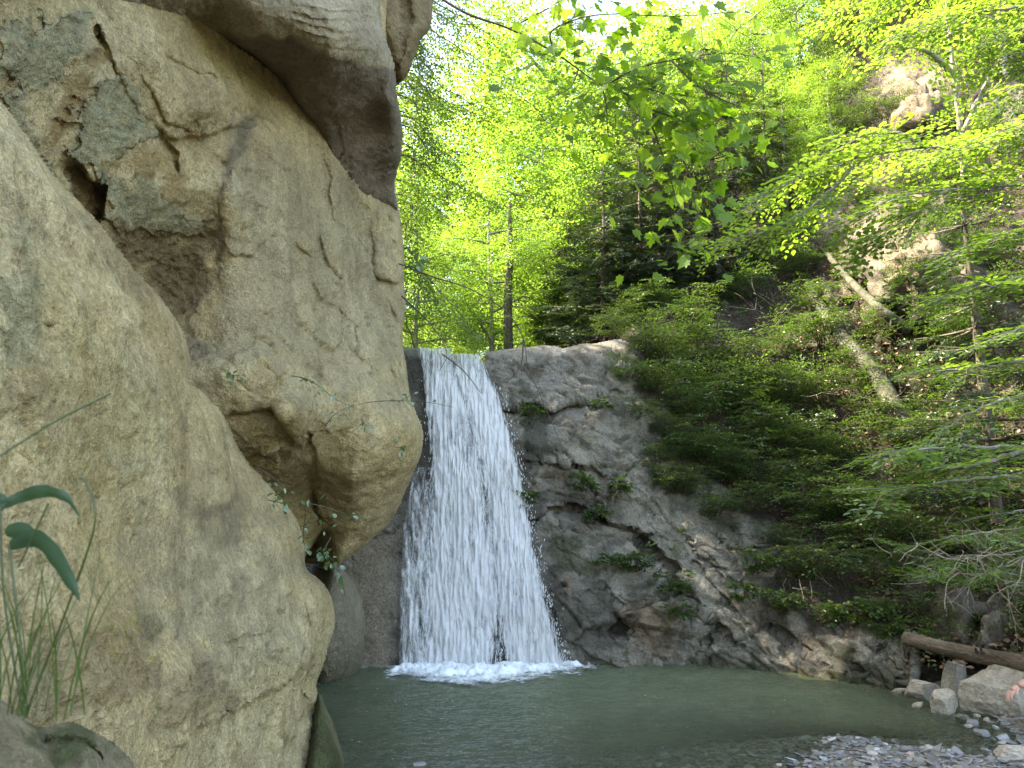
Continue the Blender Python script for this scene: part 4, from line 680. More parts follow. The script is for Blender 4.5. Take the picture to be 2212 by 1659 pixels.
# dark firs on the shoulder
F_proto = [fir_tree('fir_tree', 201, 3.8, 1.15, 1.9, .1, .05), fir_tree('fir_tree', 202, 5.0, 1.0, 1.5, .35, .055)]; fu = set()
for i, (k, u, v, y, sc, lb) in enumerate([(0, 1300, 735, 13.2, .92, 'dark fir nearest the lip, in front of the bright beeches'), (0, 1232, 745, 15, .8, 'small dark fir left of the larger one above the lip'), (1, 1388, 690, 13.8, .95, 'slender fir with a bare lower trunk, first of the thin trunks on the slope'), (1, 1436, 675, 14, 1.05, 'slender fir with a bare trunk in the middle of the slope row'), (0, 1345, 715, 13.4, .75, 'short dark fir between the bigger fir and the thin trunks'),
                                         (1, 1556, 640, 13.6, 1.1, 'tall dark fir at the head of the slope below the maple leaves'), (1, 1606, 600, 14, 1.0, 'dark fir right of the tallest slope fir'), (0, 1498, 660, 13.4, .8, 'bushy dark fir under the hanging maple leaves'), (1, 1660, 560, 14.5, .9, 'thin dark fir beside the dry twigs on the bank')]):
    o = F_proto[k] if k not in fu else copy_tree(F_proto[k]); fu.add(k); p = px(u, v, y); o.location = tuple(p-np.array([0, 0, .1])); o.scale = (sc,)*3; o.rotation_euler = (.02*math.sin(i*3), .03*math.cos(i*2), i*1.3); tag(o, lb, 'fir tree', 'dark firs on the bank')
o = fir_tree('fir_tree', 203, 4.6, 1.05, 1., .12, .07); p = on_bank(2150, 1080, -.5); o.location = tuple(p-np.array([0, 0, .1])); tag(o, 'dark fir with flat boughs in front of the rocky bank at the right edge', 'fir tree', 'dark firs on the bank')
# the tree that hangs over the fall from the left
lm = []
for k in range(30):
    v0 = R.uniform(-60, 600); y0 = R.uniform(9.6, 11.6); ue = R.uniform(900, 1130)-.10*max(0, v0); lm.append(P3((800-.2*abs(v0), v0-40, y0), (880, v0-20, y0), ((880+ue)/2, v0+40, y0-.1), (ue, v0+R.uniform(10, 130), y0-.2)))
lm.insert(0, [tuple(px(700, 900, 11.5)), tuple(px(730, 500, 11.2)), tuple(px(760, 100, 11)), tuple(px(800, -250, 10.8))])
o = limb_tree('hornbeam_tree', lm, SP_small, M_dark, M_twig, 301, .115, 1.1, .15, .014, .8, None, 0); tag(o, 'small-leaved dark green tree drooping past the cliff edge over the waterfall', 'tree')
# unseen trees added on the cliff top, above the frame, to shade the pool
sp_ = broad_tree('beech_tree', 131, 10.5, 3.0, 300, .32, M_sun, M_pale, SP_bg, .12)
for i, (x, y, sc, lb) in enumerate([(-4.4, 6.4, .9, 'unseen beech added on the cliff top above the overhang for shade'), (-5.2, 3.2, .9, 'unseen beech added on the cliff top nearest the camera for shade'), (-6.2, 12.8, .9, 'unseen beech added on the cliff top behind the waterfall lip for shade'), (-7.6, 10.4, .95, 'tall unseen beech added well back on the cliff top for shade'), (-7.2, 7.6, 1.1, 'tall unseen beech added back on the cliff top above the overhang for shade')]):
    o = copy_tree(sp_) if i else sp_; o.location = (x, y, 6.6); o.scale = (sc,)*3; o.rotation_euler = (0, 0, i*2.); tag(o, lb, 'tree', 'unseen shade beeches on the cliff top')
# ---- maple limb reaching in overhead
lo = px(940, -10, 4.6); root = empty('maple_tree', tuple(lo)); mb = MB(); O, D, U_ = [], [], []
paths = [[(900, -40, 4.7), (1000, 25, 4.6), (1100, 62, 4.5), (1200, 115, 4.4), (1300, 185, 4.3), (1345, 192, 4.25)], [(1330, 190, 4.27), (1400, 235, 4.2), (1450, 300, 4.15), (1490, 380, 4.1), (1505, 470, 4.1), (1510, 530, 4.1)], [(1310, 185, 4.3), (1370, 150, 4.15), (1450, 130, 4.05), (1560, 115, 4.0), (1650, 125, 4.0)], [(1200, 115, 4.4), (1190, 70, 4.3), (1250, 40, 4.2), (1330, 30, 4.1), (1450, 35, 4.0), (1600, 25, 3.95)],
         [(1390, 225, 4.2), (1430, 330, 4.25), (1460, 430, 4.3), (1478, 520, 4.3)], [(1400, 235, 4.2), (1470, 260, 4.1), (1540, 300, 4.05), (1580, 330, 4.05)], [(1300, 185, 4.3), (1310, 230, 4.3), (1312, 280, 4.3)], [(1250, 150, 4.35), (1230, 190, 4.3), (1180, 215, 4.3)], [(1450, 130, 4.05), (1500, 180, 4.0), (1560, 215, 4.0), (1600, 230, 4.0)], [(1100, 62, 4.5), (1180, 20, 4.4), (1230, -10, 4.3)], [(1345, 190, 4.25), (1390, 190, 4.15), (1440, 205, 4.1), (1500, 240, 4.05)]]
rg = np.random.default_rng(77)
for pi, ps in enumerate(paths):
    sp = spline(P3(*ps), 7); mb.tube(sp-lo, np.linspace(.011 if pi == 0 else .006, .002, len(sp)), 5)
    n = [14, 74, 84, 84, 50, 60, 14, 22, 66, 34, 48][pi]
    for k in range(n):
        t = rg.uniform(.55 if pi == 0 else .08, 1); i = min(int(t*(len(sp)-1)), len(sp)-2); p = sp[i]+(sp[i+1]-sp[i])*rg.random(); q = p+np.array([rg.normal(0, .15), rg.normal(0, .16), rg.normal(-.03, .11)]); mb.tube([p-lo, (p+q)/2-lo+np.array([0, 0, .01]), q-lo], .0012, 3)
        O.append(q-lo); D.append([rg.normal(.25, .6), rg.normal(-.1, .6), rg.normal(-.55, .35)]); U_.append([rg.normal(0, .45), rg.normal(-.7, .5), .8])
mb.build('branch', M_twig, root); tv, tf = lshape('maple'); O = np.array(O); v, f = tile(tv, tf, frames(np.array(D), np.array(U_))*rg.uniform(.05, .095, len(O))[:, None, None], O)
mesh_np('foliage', v, f, M_maple, root, False); tag(root, 'maple limb with large lobed leaves reaching in overhead', 'tree')
# ---- beech boughs from the right edge
lm = [P3((2085, 385, 9.6), (2065, 200, 9.5), (2048, 60, 9.5), (2035, -60, 9.5)), P3((2075, 300, 9.5), (2130, 180, 9.2), (2180, 90, 9)), P3((2060, 160, 9.5), (2000, 110, 9.2), (1930, 100, 9)), P3((2050, 80, 9.5), (2110, 30, 9.3), (2160, 10, 9.1)), P3((2078, 330, 9.5), (2020, 320, 9.2), (1960, 330, 9))]
o = limb_tree('beech_sapling', lm, SP_beech, M_beech, M_pale, 401, .2, .9, .05, .045, 1., None, .003); tag(o, 'slim pale-stemmed beech sapling leaning on the upper right bank', 'tree')
root = None; lm = []
for pts in [[(2420, 330, 8.2), (2212, 330, 8.2), (2000, 318, 8.1), (1850, 345, 8.1), (1720, 385, 8.1), (1620, 440, 8.1)], [(2400, 420, 7.6), (2200, 400, 7.6), (2050, 410, 7.6), (1930, 430, 7.6), (1850, 470, 7.6)], [(1860, 345, 8.1), (1770, 430, 8.0), (1680, 490, 8.0), (1580, 518, 8.0)], [(2050, 410, 7.6), (1980, 460, 7.5), (1900, 505, 7.5)], [(2420, 520, 7.2), (2230, 500, 7.2), (2120, 520, 7.2), (2030, 560, 7.2)], [(2000, 318, 8.1), (1950, 290, 7.9), (1880, 290, 7.8), (1800, 310, 7.8)],
            [(2420, 250, 7.4), (2250, 250, 7.4), (2150, 290, 7.4), (2060, 330, 7.4)], [(2430, 620, 7), (2260, 590, 7), (2130, 620, 7), (2020, 645, 7)], [(2430, 150, 7.6), (2270, 170, 7.6), (2180, 210, 7.6)], [(2430, -20, 8), (2250, 10, 8), (2100, 30, 8), (1940, 70, 8)], [(2430, 80, 7.8), (2300, 95, 7.8), (2170, 120, 7.8)], [(2430, -140, 8.5), (2200, -90, 8.5), (2000, -40, 8.5), (1820, 20, 8.5)], [(2050, -55, 8.5), (1950, -20, 8.5), (1880, 50, 8.5)], [(2250, 10, 8), (2200, 60, 7.9), (2120, 90, 7.8)]]: lm.append(P3(*pts))
o = limb_tree('beech_tree', [[tuple(px(2430, 1300, 8.4)), tuple(px(2425, 700, 8.3)), tuple(px(2410, 200, 8.2)), tuple(px(2400, -300, 8))]]+lm, SP_beech, M_beech, M_pale, 402, .09, .95, .06, .022, 1., None, .003); tag(o, 'beech at the right edge whose flat leafy boughs reach across the dark bank', 'tree')
lm = [P3(*p) for p in [[(2440, 760, 6.6), (2260, 770, 6.6), (2140, 790, 6.6), (2010, 800, 6.6)], [(2440, 870, 6.4), (2250, 850, 6.4), (2100, 890, 6.4), (2000, 960, 6.5)], [(2440, 960, 6.3), (2230, 965, 6.3), (2060, 965, 6.3), (1910, 975, 6.3)], [(2440, 1060, 6.2), (2220, 1030, 6.2), (2050, 1040, 6.2), (1900, 1062, 6.2)], [(2230, 965, 6.3), (2120, 1000, 6.2), (2010, 1015, 6.2)], [(2440, 1000, 6), (2280, 1090, 6), (2180, 1110, 6)], [(2440, 700, 6.4), (2300, 690, 6.4), (2180, 720, 6.4)]]]
o = limb_tree('beech_tree', [[tuple(px(2440, 1400, 6.5)), tuple(px(2440, 1000, 6.4)), tuple(px(2440, 600, 6.4))]]+lm, SP_beech, M_beech, M_pale, 403, .10, .78, .03, .03, 1., None, .0028); tag(o, 'young beech at the right edge with low sunlit boughs over the boulders', 'tree')
lm = [P3(*p) for p in [[(2460, 1130, 6.0), (2250, 1180, 6.0), (2130, 1200, 6.0), (2000, 1195, 6.0)], [(2250, 1180, 6), (2150, 1235, 6), (2020, 1240, 6)], [(2460, 1100, 5.9), (2260, 1130, 5.9), (2120, 1150, 5.9), (2040, 1160, 5.9)]]]
o = limb_tree('fir_bough', lm, SP_fir, M_beech, M_dry, 404, .09, .75, .06, .014, 1., None, .002); tag(o, 'pale half-dry fir bough drooping in front of the bank at the right edge', 'branch')
# ================================================================ shrubs, herbs and grass on the rocks
def Ysurf(u, v):
    a = np.array([float(u)]), np.array([float(v)]); i = inside(a[0], a[1], spline(W_out, 4, True))[0]
    return float(Wy(*a)[0]) if i else float(Hy(*a)[0])
def shrub(u, v, h, n, label, seed, group='shrubs on the rocks and bank', mat=None, specs=None, lean=-.5, y=None, spread=.55, cat='shrub', name='shrub', up=1.):
    rg = np.random.default_rng(seed); p0 = px(u, v, (Ysurf(u, v) if y is None else y)-.03); lm = []
    for k in range(n):
        a = rg.uniform(0, 2*math.pi); d = np.array([math.cos(a)*spread, lean+.35*math.sin(a), up*rg.uniform(.5, 1.)])*h*rg.uniform(.6, 1.1); q = p0+np.array([rg.normal(0, .12*h), rg.normal(0, .05*h), 0])
        lm.append([tuple(q+np.array([0, .1, -.05])), tuple(q+d*.5+np.array([0, 0, .10*h])), tuple(q+d+np.array([0, 0, -.06*h]))])
    o = limb_tree(name, lm, specs or SP_shrub, mat or M_shrub, M_twig, seed, .075, .95 if h > .5 else .75, .12, .009*h+.003, 1.1, p0, .0018); return tag(o, label, cat, group)
SH = [(1480, 915, .62, 9, 'bright green shrub spilling over the top of the grey rock slab'), (1565, 800, .75, 9, 'leafy shrub above the spilling shrub, under the firs'), (1400, 765, .6, 8, 'shrub growing right on the crest of the grey rock'), (1660, 960, .7, 9, 'shrub in the middle of the bank above the pale rock face'), (1560, 1040, .6, 9, 'shrub hanging at the upper corner of the pale cracked rock face'),
      (1625, 1105, .42, 7, 'low shrub sitting on top of the pale cracked rock face'), (1725, 880, .7, 9, 'shrub left of the upper end of the mossy log'), (1795, 1000, .65, 9, 'shrub below the mossy log on the dark bank'), (1705, 1060, .65, 8, 'shrub right above the leafy herb on the rock face'), (1765, 1140, .7, 10, 'broad shrub in the shady centre of the lower bank'),
      (1855, 1185, .7, 10, 'broad shrub left of the fir bough'), (1905, 1250, .55, 8, 'shrub hanging under the fir bough'), (1770, 1245, .55, 8, 'shrub low on the bank over the waterside rock'), (1500, 700, .65, 8, 'shrub between the thin fir trunks'), (1600, 650, .7, 8, 'shrub at the foot of the tallest slope fir'), (1690, 770, .65, 8, 'shrub beside the grey dry twigs'),
      (1405, 668, .55, 8, 'shrub behind the crest of the grey rock'), (1325, 725, .5, 8, 'low shrub on the lip right of the bare trunk'), (1935, 1335, .38, 6, 'small shrub above the fallen log'), (1855, 1080, .5, 8, 'shrub on the rock left of the lowest beech boughs'), (1640, 860, .6, 8, 'shrub in the dark hollow under the dry twigs'), (1750, 660, .55, 7, 'shrub left of the split grey rock'),
      (1540, 590, .7, 8, 'sunny shrub at the foot of the slope saplings'), (1660, 560, .7, 8, 'shrub on the slope under the beech bough tip'), (1820, 800, .5, 7, 'shrub touching the middle of the mossy log'), (1900, 900, .45, 7, 'small shrub in the dark below the pale slanting log'), (2080, 960, .5, 7, 'shrub behind the low sunlit boughs'), (1460, 800, .55, 8, 'shrub on the shoulder right of the upper rock slab'),
      (2180, 640, .6, 7, 'shrub at the right edge below the upper boughs'), (1960, 400, .5, 7, 'shrub above the big split grey rock'), (2130, 300, .5, 7, 'shrub beside the sunlit white rock'), (1350, 690, .5, 7, 'shrub at the foot of the short dark fir'), (1415, 850, .55, 10, 'shrub creeping onto the right edge of the upper rock slab'), (1450, 960, .5, 10, 'shrub draped over the right edge of the grey slab'), (1510, 1000, .6, 10, 'dark shrub above the top of the diagonal cleft'), (1600, 980, .7, 10, 'dense shrub above the corner of the pale rock face'), (1540, 890, .75, 11, 'dense shrub in the middle of the shoulder'), (1620, 900, .7, 10, 'dense dark shrub right of the shoulder'), (1480, 760, .7, 10, 'dense shrub below the thin fir trunks'), (1690, 1000, .65, 10, 'dense dark shrub over the shady bank'), (1830, 1120, .6, 9, 'dense dark shrub below the small rock'), (1960, 1180, .6, 9, 'dark shrub behind the tip of the fir bough'), (2000, 1060, .6, 9, 'dark shrub behind the lowest beech bough'), (2080, 1290, .5, 8, 'shrub below the fir bough over the litter'), (1780, 740, .6, 9, 'shrub over the upper end of the mossy log'), (1870, 840, .5, 9, 'shrub covering the middle of the slanting logs'), (1950, 960, .55, 9, 'shrub over the lower end of the slanting logs'), (1880, 720, .5, 8, 'shrub between the two slanting logs'), (2050, 740, .6, 9, 'shrub under the split grey rock'), (1720, 590, .7, 9, 'dense shrub left of the split grey rock and the beech bough'), (2090, 560, .5, 9, 'shrub right of the split grey rock'), (1385, 905, .36, 9, 'low shrub hanging over the right end of the upper crack'), (1425, 1000, .36, 9, 'low shrub on the right shoulder of the grey slab'), (1480, 1065, .4, 10, 'low shrub over the start of the diagonal cleft'), (1550, 1110, .4, 10, 'low shrub over the left corner of the pale rock face'), (1360, 820, .34, 9, 'low shrub at the right rim of the upper rock slab'), (1450, 1035, .3, 8, 'small shrub beside the grass of the cleft'), (1930, 250, .5, 8, 'shrub below the ochre rock'), (2040, 400, .5, 9, 'shrub between the split grey rock and the pale sapling'), (1950, 620, .4, 8, 'shrub at the foot of the split grey rock'), (1860, 440, .5, 8, 'shrub on top of the split grey rock'), (2010, 520, .45, 8, 'shrub growing from the face of the split grey rock'), (1690, 1180, .4, 7, 'shrub at the right rim of the pale rock face')]
for i, (u, v, h, n, lb) in enumerate(SH): shrub(u, v, h, n, lb, 500+i)
HB = [(1640, 1230, .34, 6, 'tall leafy herb growing at the right side of the pale rock face'), (1615, 1285, .20, 5, 'small sunlit herb under the tall leafy herb'), (1385, 1225, .26, 7, 'broad-leaved herb on the grassy ledge'), (1320, 1215, .18, 5, 'small herb among the grass of the ledge'), (1455, 1270, .22, 6, 'herb hanging at the right end of the grassy ledge'), (1480, 1330, .2, 5, 'herb in the dark diagonal cleft'),
      (1150, 890, .12, 4, 'tiny herb in the upper crack beside the waterfall'), (1300, 880, .14, 4, 'tiny herb at the end of the upper crack'), (1262, 1050, .14, 5, 'herb in the middle of the grey rock slab'), (1340, 1060, .16, 5, 'herb right of the middle of the grey rock slab'), (1135, 1075, .12, 4, 'wet herb beside the edge of the waterfall'), (1700, 1310, .22, 6, 'herb on the rim of the waterside rock'), (1790, 1330, .24, 6, 'leafy herb hanging over the waterside rock'),
      (1860, 1330, .22, 6, 'herb left of the end of the fallen log'), (1915, 1365, .14, 4, 'round-leaved herb at the tip of the fallen log'), (2110, 1340, .16, 4, 'thin herb on the leaf litter above the log'), (1500, 990, .2, 5, 'herb on the shoulder of the grey slab'), (1290, 1110, .12, 4, 'herb in the deep crack under the bulge')]
for i, (u, v, h, n, lb) in enumerate(HB): shrub(u, v, h, n, lb, 600+i, 'herbs growing from cracks', M_shrub, SP_herb, -.5, None, .6, 'plant', 'herb', .9)
def grass_tuft(name, p0, n, ln, w, seed, mat, label, group=None, hang=.6, spread=.5, fwd=-.3, cat='grass'):
    rg = np.random.default_rng(seed); mb = MB(); root = None; V_, F_ = [], []; c = 0
    for k in range(n):
        L = ln*rg.uniform(.5, 1.15); a = rg.uniform(0, 2*math.pi); d = np.array([math.cos(a)*spread, math.sin(a)*spread*.6+fwd, 1.]); d /= np.linalg.norm(d); o = np.array([rg.normal(0, .14*ln), rg.normal(0, .05*ln), 0]); t = np.linspace(0, 1, 7)[:, None]
        q = o+d*L*t+np.array([d[0]*.5, d[1]*.5, -hang])*L*t*t*rg.uniform(.4, 1.3); s = np.cross(d, [.1, .95, .2]); s /= np.linalg.norm(s); ww = w*rg.uniform(.6, 1.2)*np.array([.7, 1, 1, .9, .7, .45, .05])[:, None]
        V_.append(np.concatenate([q-s*ww, q+s*ww])); F_.append(np.stack([np.arange(6), np.arange(1, 7), np.arange(8, 14), np.arange(7, 13)], 1)+c); c += 14
    o = mesh_np(name, np.concatenate(V_), np.concatenate(F_), mat, None, True); o.location = tuple(p0); return tag(o, label, cat, group)
for i, (u, v, n, ln, lb) in enumerate([(1285, 1222, 70, .22, 'grass tuft at the left end of the rock ledge'), (1345, 1232, 60, .20, 'grass tuft in the middle of the rock ledge'), (1420, 1248, 60, .2, 'grass tuft at the right end of the rock ledge'), (1590, 1070, 50, .22, 'grass tuft hanging over the pale rock face'), (1475, 1150, 40, .18, 'grass tuft in the cleft left of the pale rock face'), (1530, 1075, 50, .2, 'grass tuft at the top of the dark cleft'), (1685, 1290, 60, .2, 'grass tuft on the rim of the waterside rock'),
                                     (1800, 1325, 60, .2, 'grass tuft below the shady shrubs'), (1860, 1300, 50, .2, 'grass tuft above the fallen log end'), (1730, 1225, 50, .24, 'grass tuft on the shady bank'), (1452, 1190, 40, .16, 'grass hanging beside the diagonal crack'), (2030, 1320, 40, .18, 'grass tuft right of the small shrub by the log')]):
    grass_tuft('grass_tuft', px(u, v, Ysurf(u, v)-.04), n, ln, .0028, 700+i, M_grass, lb, 'grass tufts on the rock', 1.0)
# ground cover on the bank: too fine to count
rg = np.random.default_rng(900); U = rg.uniform(1340, 2300, 5200); V = rg.uniform(-100, 1420, 5200); pl = spline(H_out, 4, True); m = inside(U, V, pl)&((fbm(np.stack([U/120, V/120, U*0], 1), 3) > -.02)); U, V = U[m], V[m]
P = px(U, V, Hy(U, V)-.05); v, f = sprays(SP_shrub, P, np.stack([rg.normal(0, .7, len(U)), rg.normal(-.6, .4, len(U)), rg.normal(.35, .3, len(U))], 1), rg.uniform(.5, 1.1, len(U)), rg=rg)
o = mesh_np('ground_cover', v, f, M_shrub, None, False); tag(o, kind='stuff')
U = rg.uniform(1350, 2300, 9000); V = rg.uniform(300, 1440, 9000); m = inside(U, V, pl); U, V = U[m], V[m]; P = px(U, V, Hy(U, V)-.03); tv, tf = lshape('oval')
v, f = tile(tv, tf, frames(rg.normal(0, 1, (len(U), 3))*[1, 1, .4], np.array([0, -.4, 1.])+rg.normal(0, .4, (len(U), 3)))*rg.uniform(.04, .08, len(U))[:, None, None], P); o = mesh_np('leaf_litter', v, f, M_litter, None, False); tag(o, kind='stuff')
# leaves on the forest floor beyond the lip
X = rg.uniform(-4, 5, 2600); Y = rg.uniform(11.2, 20, 2600); P = np.stack([X, Y, hill_z(X, Y)+.1], 1); v, f = sprays(SP_bg, P, rg.normal(0, 1, (2600, 3))*[1, 1, .3]+[0, 0, .5], rg.uniform(.3, .7, 2600), rg=rg); o = mesh_np('undergrowth', v, f, M_sun, None, False); tag(o, kind='stuff')
# ---- logs, dry twigs and roots
def on(*a): return [px(u, v, float(Hy(np.array([float(u)]), np.array([float(v)]))[0])+d) for u, v, d in a]
def log(name, pts, r0, r1, mat, label, parts=None, seed=0, knots=5):
    rg = np.random.default_rng(seed); P = np.array(pts, float); lo = P[0]; sp = spline(P, 14); n = len(sp); rr = np.linspace(r0, r1, n); t = np.gradient(sp, axis=0); t /= np.linalg.norm(t, axis=1)[:, None]; a = np.cross(t, [.2, .3, 1.]); a /= np.linalg.norm(a, axis=1)[:, None]; b = np.cross(t, a)
    K = 28; th = np.arange(K)/K*2*np.pi; ring = a[:, None]*np.cos(th)[None, :, None]+b[:, None]*np.sin(th)[None, :, None]
    q = (sp[:, None]+ring*.5).reshape(-1, 3); rad = (rr[:, None]*(1+.10*fbm(q*3, 3).reshape(n, K)+.05*fbm(np.stack([np.repeat(np.arange(n)*.08, K), np.tile(np.cos(th)*4, n), np.tile(np.sin(th)*4, n)], 1), 3).reshape(n, K)))
    v = (sp[:, None]+ring*rad[..., None]-lo); i, j = np.meshgrid(np.arange(n-1), np.arange(K), indexing='ij'); j2 = (j+1) % K; f = np.stack([i*K+j, i*K+j2, (i+1)*K+j2, (i+1)*K+j], -1).reshape(-1, 4); v = v.reshape(-1, 3); nv = len(v)
    ends = []
    for e, base in ((0, 0), (n-1, (n-1)*K)):
        cpt = nv+len(ends); ends.append(sp[e]-lo+t[e]*(.02 if e else -.02)); f = np.concatenate([f, np.array([(base+k, base+(k+1) % K, cpt, cpt) for k in range(K)])])
    v = np.concatenate([v, ends]); root = empty(name, tuple(lo)); tri = f[f[:, 2] == f[:, 3]]; f = f[f[:, 2] != f[:, 3]]
    cap = [];
    for base, c in ((0, nv), ((n-1)*K, nv+1)): cap += [(base+k, base+k+1, base+(k+2) % K, c) for k in range(0, K, 2)]
    mesh_np('trunk', v, np.concatenate([f, np.array(cap)]), mat, root)
    for k in range(knots):
        mb = MB(); i = rg.integers(3, n-3); th0 = rg.uniform(0, 6.28); d = a[i]*math.cos(th0)+b[i]*math.sin(th0)+t[i]*.4; mb.tube([sp[i]-lo, sp[i]-lo+d*rr[i]*1.2, sp[i]-lo+d*rr[i]*rg.uniform(1.6, 2.6)], rr[i]*np.array([.3, .22, .14]), 7); mb.build('branch_stub', mat, root)
    return tag(root, label, 'log')
log('fallen_log', [px(1955, 1378, 7.75), px(2030, 1398, 7.45), px(2120, 1417, 7.1), px(2212, 1432, 6.75), px(2330, 1446, 6.4)], .062, .078, M_log, 'weathered fallen log lying across the bank above the boulders', seed=1)
log('mossy_log', on((1745, 610, .1), (1795, 700, -.10), (1885, 800, -.16), (1950, 905, -.10), (2030, 985, .08)), .08, .14, M_mosslog, 'lichen-blotched log slanting down the dark bank, lower of the two', seed=2)
log('mossy_log', on((1775, 535, .1), (1840, 610, -.3), (1900, 665, -.4), (1965, 715, .0)), .04, .075, M_mosslog, 'short pale log slanting under the split grey rock, upper of the two', seed=3)
def twiggy(name, u, v, n, L, seed, label, mat, down=.6, spread=1., y=None, rad=.006, cat='dead branch', group=None, wid=.3):
    rg = np.random.default_rng(seed); p0 = px(u, v, (Ysurf(u, v) if y is None else y)-.08); mb = MB()
    for k in range(n):
        o = np.array([rg.normal(0, wid), rg.normal(0, .08), rg.normal(0, .08)]); d = np.array([rg.normal(0, spread), -rg.uniform(.1, .6), -down+rg.normal(0, .4)]); d /= np.linalg.norm(d); ln = L*rg.uniform(.4, 1.1); q = [o]
        for s in range(6): d = d+rg.normal(0, .28, 3); d /= np.linalg.norm(d); q.append(q[-1]+d*ln/6)
        mb.tube(np.array(q), rad*rg.uniform(.5, 1.1)*np.linspace(1, .3, 7), 4)
        for b in range(2): i = rg.integers(2, 6); e = d+rg.normal(0, .7, 3); mb.tube([q[i], q[i]+e*ln*.12, q[i]+e*ln*.24+np.array([0, 0, -.02])], [rad*.4, rad*.3, rad*.15], 3)
    o = mb.build(name, mat); o.location = tuple(p0); return tag(o, label, cat, group, 'stuff')
for i, (u, v, n, L, lb, dn, nm, y) in enumerate([(1975, 150, 80, .75, 'pale dry roots hanging in front of the ochre rock', .9, 'hanging_roots', None), (2040, 170, 40, .6, 'pale dry roots hanging below the dark hollow', .9, 'hanging_roots', None), (1690, 690, 22, 1.0, 'grey dry twigs tangled on the upper bank', .1, 'dry_twigs', None), (1560, 740, 16, .9, 'dry twigs lying on the bank under the firs', .1, 'dry_twigs', None), (1620, 800, 16, .9, 'dry twigs in the dark hollow of the bank', .2, 'dry_twigs', None),
                                             (1900, 860, 8, .9, 'dry twigs crossing over the slanting logs', .1, 'dry_twigs', None), (2130, 1210, 40, .55, 'pale dead twigs bristling from the fir bough', .2, 'dry_twigs', 5.95), (2180, 830, 14, .7, 'dead twigs hanging at the right edge under the boughs', .6, 'dry_twigs', None), (1760, 1260, 10, .5, 'dead twigs hanging among the low shrubs', .5, 'dry_twigs', None), (1350, 1060, 8, .35, 'thin dry stems trailing over the grey slab', .9, 'dry_twigs', None), (1640, 440, 14, 1.0, 'brown dry brush on the slope between the firs', -.6, 'dry_twigs', None)]):
    twiggy(nm, u, v, n, L, 800+i, lb, M_dry, dn, 1.0 if dn < .5 else .45, y, .005, 'roots' if nm == 'hanging_roots' else 'dead branch', 'pale hanging roots' if nm == 'hanging_roots' else 'dry twigs on the bank')
# slim stems on the upper slope
rg = np.random.default_rng(44)
for i, (u, v, hh, lb) in enumerate([(1505, 560, 2.6, 'thin dark sapling stem left of the tall slope fir'), (1585, 520, 3.0, 'thin bare sapling right of the tall slope fir'), (1640, 470, 2.6, 'thin sapling stem in the light behind the firs'), (1700, 400, 2.4, 'thin sapling stem below the crest beeches'), (1760, 350, 2.2, 'thin sapling stem left of the ochre rock')]):
    p = px(u, v, Ysurf(u, v)); b = empty('sapling', tuple(p)); mb = MB(); mb.tube([(0, 0, -.1), (.05, 0, hh*.5), (.0+.1*math.sin(i), .05, hh)], [.03, .022, .008], 6); mb.build('trunk', M_bark, b)
    O = [np.array([0, 0, z]) for z in np.linspace(hh*.45, hh, 16)]; D = [np.array([math.cos(k*2.4), math.sin(k*2.4), .2]) for k in range(16)]; vv, ff = sprays(SP_beech, O, D, np.ones(16)*.8, rg=rg); mesh_np('foliage', vv, ff, M_beech, b, False); tag(b, lb, 'sapling', 'thin saplings on the slope')
# bare twigs hanging in front of the fall
lo = px(872, 575, 6.9); root = None; mb = MB()
for ps in [[(862, 570, 7.2), (940, 600, 6.9), (1010, 622, 6.8), (1090, 670, 6.7), (1130, 730, 6.7), (1140, 790, 6.7), (1165, 850, 6.7), (1195, 920, 6.7), (1222, 985, 6.7)], [(868, 640, 7.2), (930, 700, 6.9), (965, 760, 6.8), (950, 800, 6.8)], [(955, 765, 6.8), (1000, 800, 6.8), (1040, 850, 6.8)], [(1130, 730, 6.7), (1125, 790, 6.7), (1090, 830, 6.7)]]: sp = spline(P3(*ps), 6); mb.tube(sp-lo, np.linspace(.008, .002, len(sp)), 5)
o = mb.build('bare_branch', M_twig); o.location = tuple(lo); tag(o, 'thin bare branch arching from the cliff edge in front of the waterfall', 'branch')
# ---- vines on the cliff
def vine(name, paths, label, seed, n=10, leaf=.05, group='vine sprigs on the cliff'):
    rg = np.random.default_rng(seed); lo = np.array(px(*paths[0][0])); root = empty(name, tuple(lo)); mb = MB(); O, D = [], []
    for ps in paths:
        sp = spline(P3(*ps), 7); mb.tube(sp-lo, np.linspace(.0035, .0012, len(sp)), 4); mb.build('stem', M_twig, root); mb = MB()
        for k in range(n): i = rg.integers(2, len(sp)-1); O.append(sp[i]-lo+rg.normal(0, .02, 3)); D.append(rg.normal(0, .7, 3)+np.array([.3, -.2, -.3]))
    tv, tf = lshape('oval'); v, f = tile(tv, tf, frames(np.array(D), np.array([0, -.7, .8])+rg.normal(0, .35, (len(O), 3)))*rg.uniform(.6, 1.1, len(O))[:, None, None]*leaf, np.array(O)); mesh_np('foliage', v, f, M_ivy, root, False); return tag(root, label, 'vine', group)
vine('vine_sprig', [[(790, 870, 5.95), (830, 866, 5.9), (880, 866, 5.9), (930, 870, 5.95), (980, 880, 6.0)], [(700, 925, 5.7), (730, 890, 5.7), (790, 870, 5.9)], [(860, 868, 5.9), (895, 850, 6.0)]], 'thin vine sprig reaching from the cliff block across the waterfall edge', 1, 6)
vine('vine_sprig', [[(630, 812, 5.0), (660, 818, 5.0), (690, 835, 5.05), (730, 865, 5.2), (790, 890, 5.5)], [(490, 808, 4.7), (520, 812, 4.7)]], 'small vine sprig trailing over the middle of the cliff', 2, 9)
